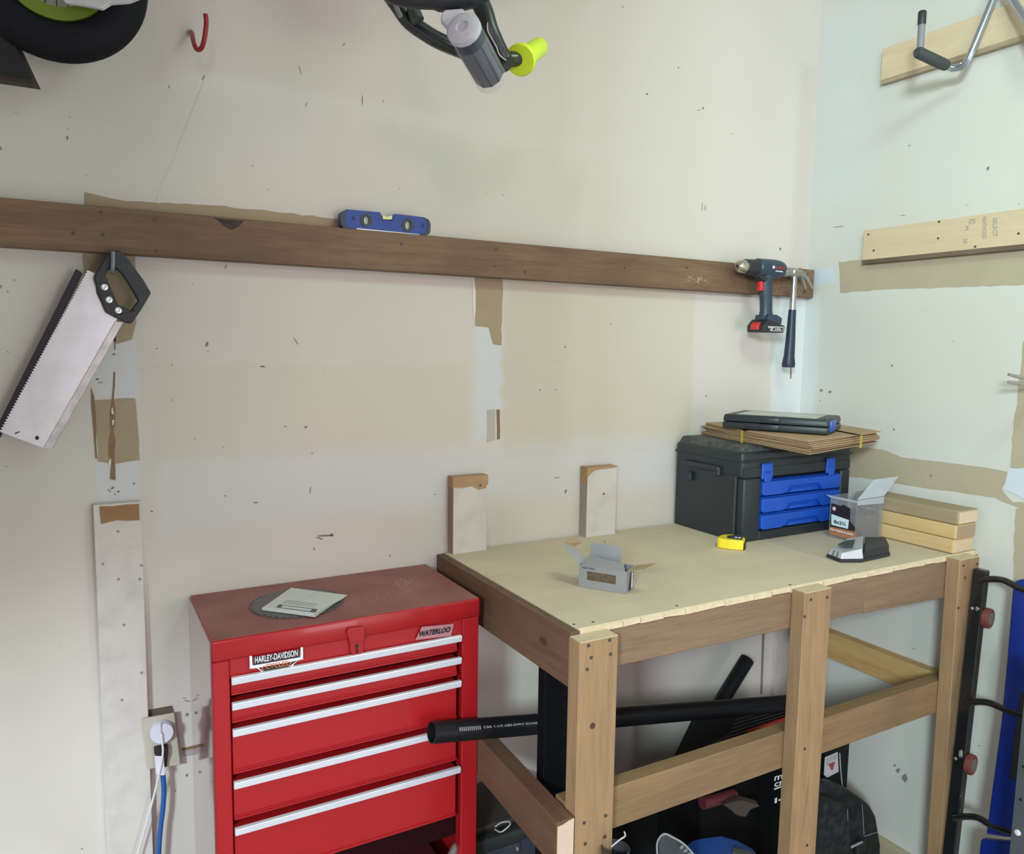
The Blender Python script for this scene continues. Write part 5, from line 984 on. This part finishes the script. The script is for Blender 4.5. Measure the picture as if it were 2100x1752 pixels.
# handlebar cluster
dh = 1.26
m_bar = mat('dark_bar', (.020, .022, .028), .38)
tube('fork', [Vector((-1.60, -.42, 1.36)), D((900, -40), 1.24)], .016, m_dk, bk, 12)
tube('seat', catmull([D((760, -30), 1.2), D((830, -8), 1.2), D((900, -3), 1.2), D((950, -6), 1.2), D((1010, -25), 1.2)], 6), [.012]*4+[.016]*8+[.019]*9+[.015]*4, m_bar, bk, 14)
tube('fork', catmull([D((790, -25), 1.27), D((815, 10), 1.27), D((838, 42), 1.28), D((870, 66), 1.29), D((905, 86), 1.30), D((960, 108), 1.32)], 6), .0135, mat('dark_green_black', (.016, .022, .022), .35, coat=.4), bk, 12)
tube('brake_cable', catmull([D((806, -20), 1.25), D((812, 12), 1.25), D((822, 34), 1.25)], 5), .004, mat('grey_cable2', (.25, .26, .28), .4), bk, 8)
tube('fork_brace', [D((846, 16), 1.26), D((857, 42), 1.26)], .011, mat('grey_green', (.07, .08, .075), .4), bk, 10)
tube('handlebar', catmull([D((975, -10), 1.28), D((992, 22), 1.28), D((1003, 60), 1.28), D((1020, 98), 1.29), D((1034, 124), 1.30), D((1042, 134), 1.30)], 5), [.0155]*14+[.0150]*12, m_bar, bk, 14)
tube('handlebar', [D((1040, 122), 1.31), D((1070, 120), 1.325)], .0125, mat('grimy_bar', (.04, .045, .042), .3, .3), bk, 14)
tube('cord_wrap', catmull([D((1000, 44), 1.266), D((1000, 62), 1.262), D((1008, 78), 1.268), D((1018, 96), 1.270), D((1024, 112), 1.276), D((1038, 124), 1.282)], 4), .0010, mat('white_thread', (.55, .55, .50), .6), bk, 6)
g0_, g1_ = D((1066, 124), 1.315), D((1108, 96), 1.40)
lathe('grip', [(0, .0130), (0, .0245), (.003, .0262), (.009, .0262), (.012, .022), (.014, .0175), ((g1_-g0_).length-.01, .0175), ((g1_-g0_).length, .014)], g0_, g1_-g0_, m_lg, bk, 28)
pa_, pb_ = D((952, 62), 1.17), D((1006, 158), 1.27)
lp_ = lathe('pad_cylinder', [(0, .024), (.004, .0255), ((pb_-pa_).length-.006, .0250), ((pb_-pa_).length, .020)], pa_, pb_-pa_, mat('slate_pad', (.050, .060, .085), .35, var=.2, scale=12, coat=.2), bk, 10)
pe = (pa_-pb_).normalized()
lathe('pad_end', [(0, .0265), (.010, .0265), (.013, .022), (.0132, .010), (.010, .009)], pa_-pe*.004, pe, mat('white_wrap', (.55, .56, .62), .35, var=.1, scale=50, bump=.3, bscale=80), bk, 24)
prism('plastic_wrap', [D(p, 1.19) for p in [(904, 28), (912, 19), (950, 16), (960, 40), (948, 100), (925, 66), (903, 42)]], FW*.012, MC['white_wrap'], bk, .003, 2)
tube('clear_wrap', [pa_+(pb_-pa_)*.18+FW*.004, pb_+(pb_-pa_).normalized()*.002+FW*.006], .0268, mat('clear_film', (.66, .68, .72), .2, alpha=.14), bk, 18)
tube('hanging_strap', [Vector((-1.60, -.42, 1.36)), Vector((-1.60, -.42, CEIL))], .006, m_dk, bk, 8)
tube('hanging_strap', [Vector((-1.95, -.22, 1.36)), Vector((-1.95, -.22, CEIL))], .006, m_dk, bk, 8)
# ================================================================== UNSEEN RACK ADDED LEFT OF THE FRAME (put in to shade the upper left of the back wall)
hr = thing('shade_rack', 'unseen grey rack of bins added left of the view to shade the back wall', 'rack', (-2.95, -1.45, .62))
m_rk = mat('rack_white', (.35, .35, .34), .5); m_bn = mat('grey_bin', (.10, .11, .13), .5)
for x_ in (-3.6, -2.33):
    for y_ in (-1.75, -1.27): box('post', (x_, y_, .62), (x_+.02, y_+.02, CEIL-.001), m_rk, hr)
for lv_ in range(2):
    z_ = .62+lv_*.53
    box('shelf', (-3.58, -1.73, z_), (-2.331, -1.27, z_+.02), m_rk, hr, .002)
    for k in range(3):
        box('bin', (-3.56+k*.412, -1.70, z_+.021), (-3.165+k*.412, -1.30, z_+.46), m_bn, hr, .02, 2)
        box('bin_lid', (-3.57+k*.412, -1.71, z_+.461), (-3.16+k*.412, -1.29, z_+.50), m_rk, hr, .01, 2)
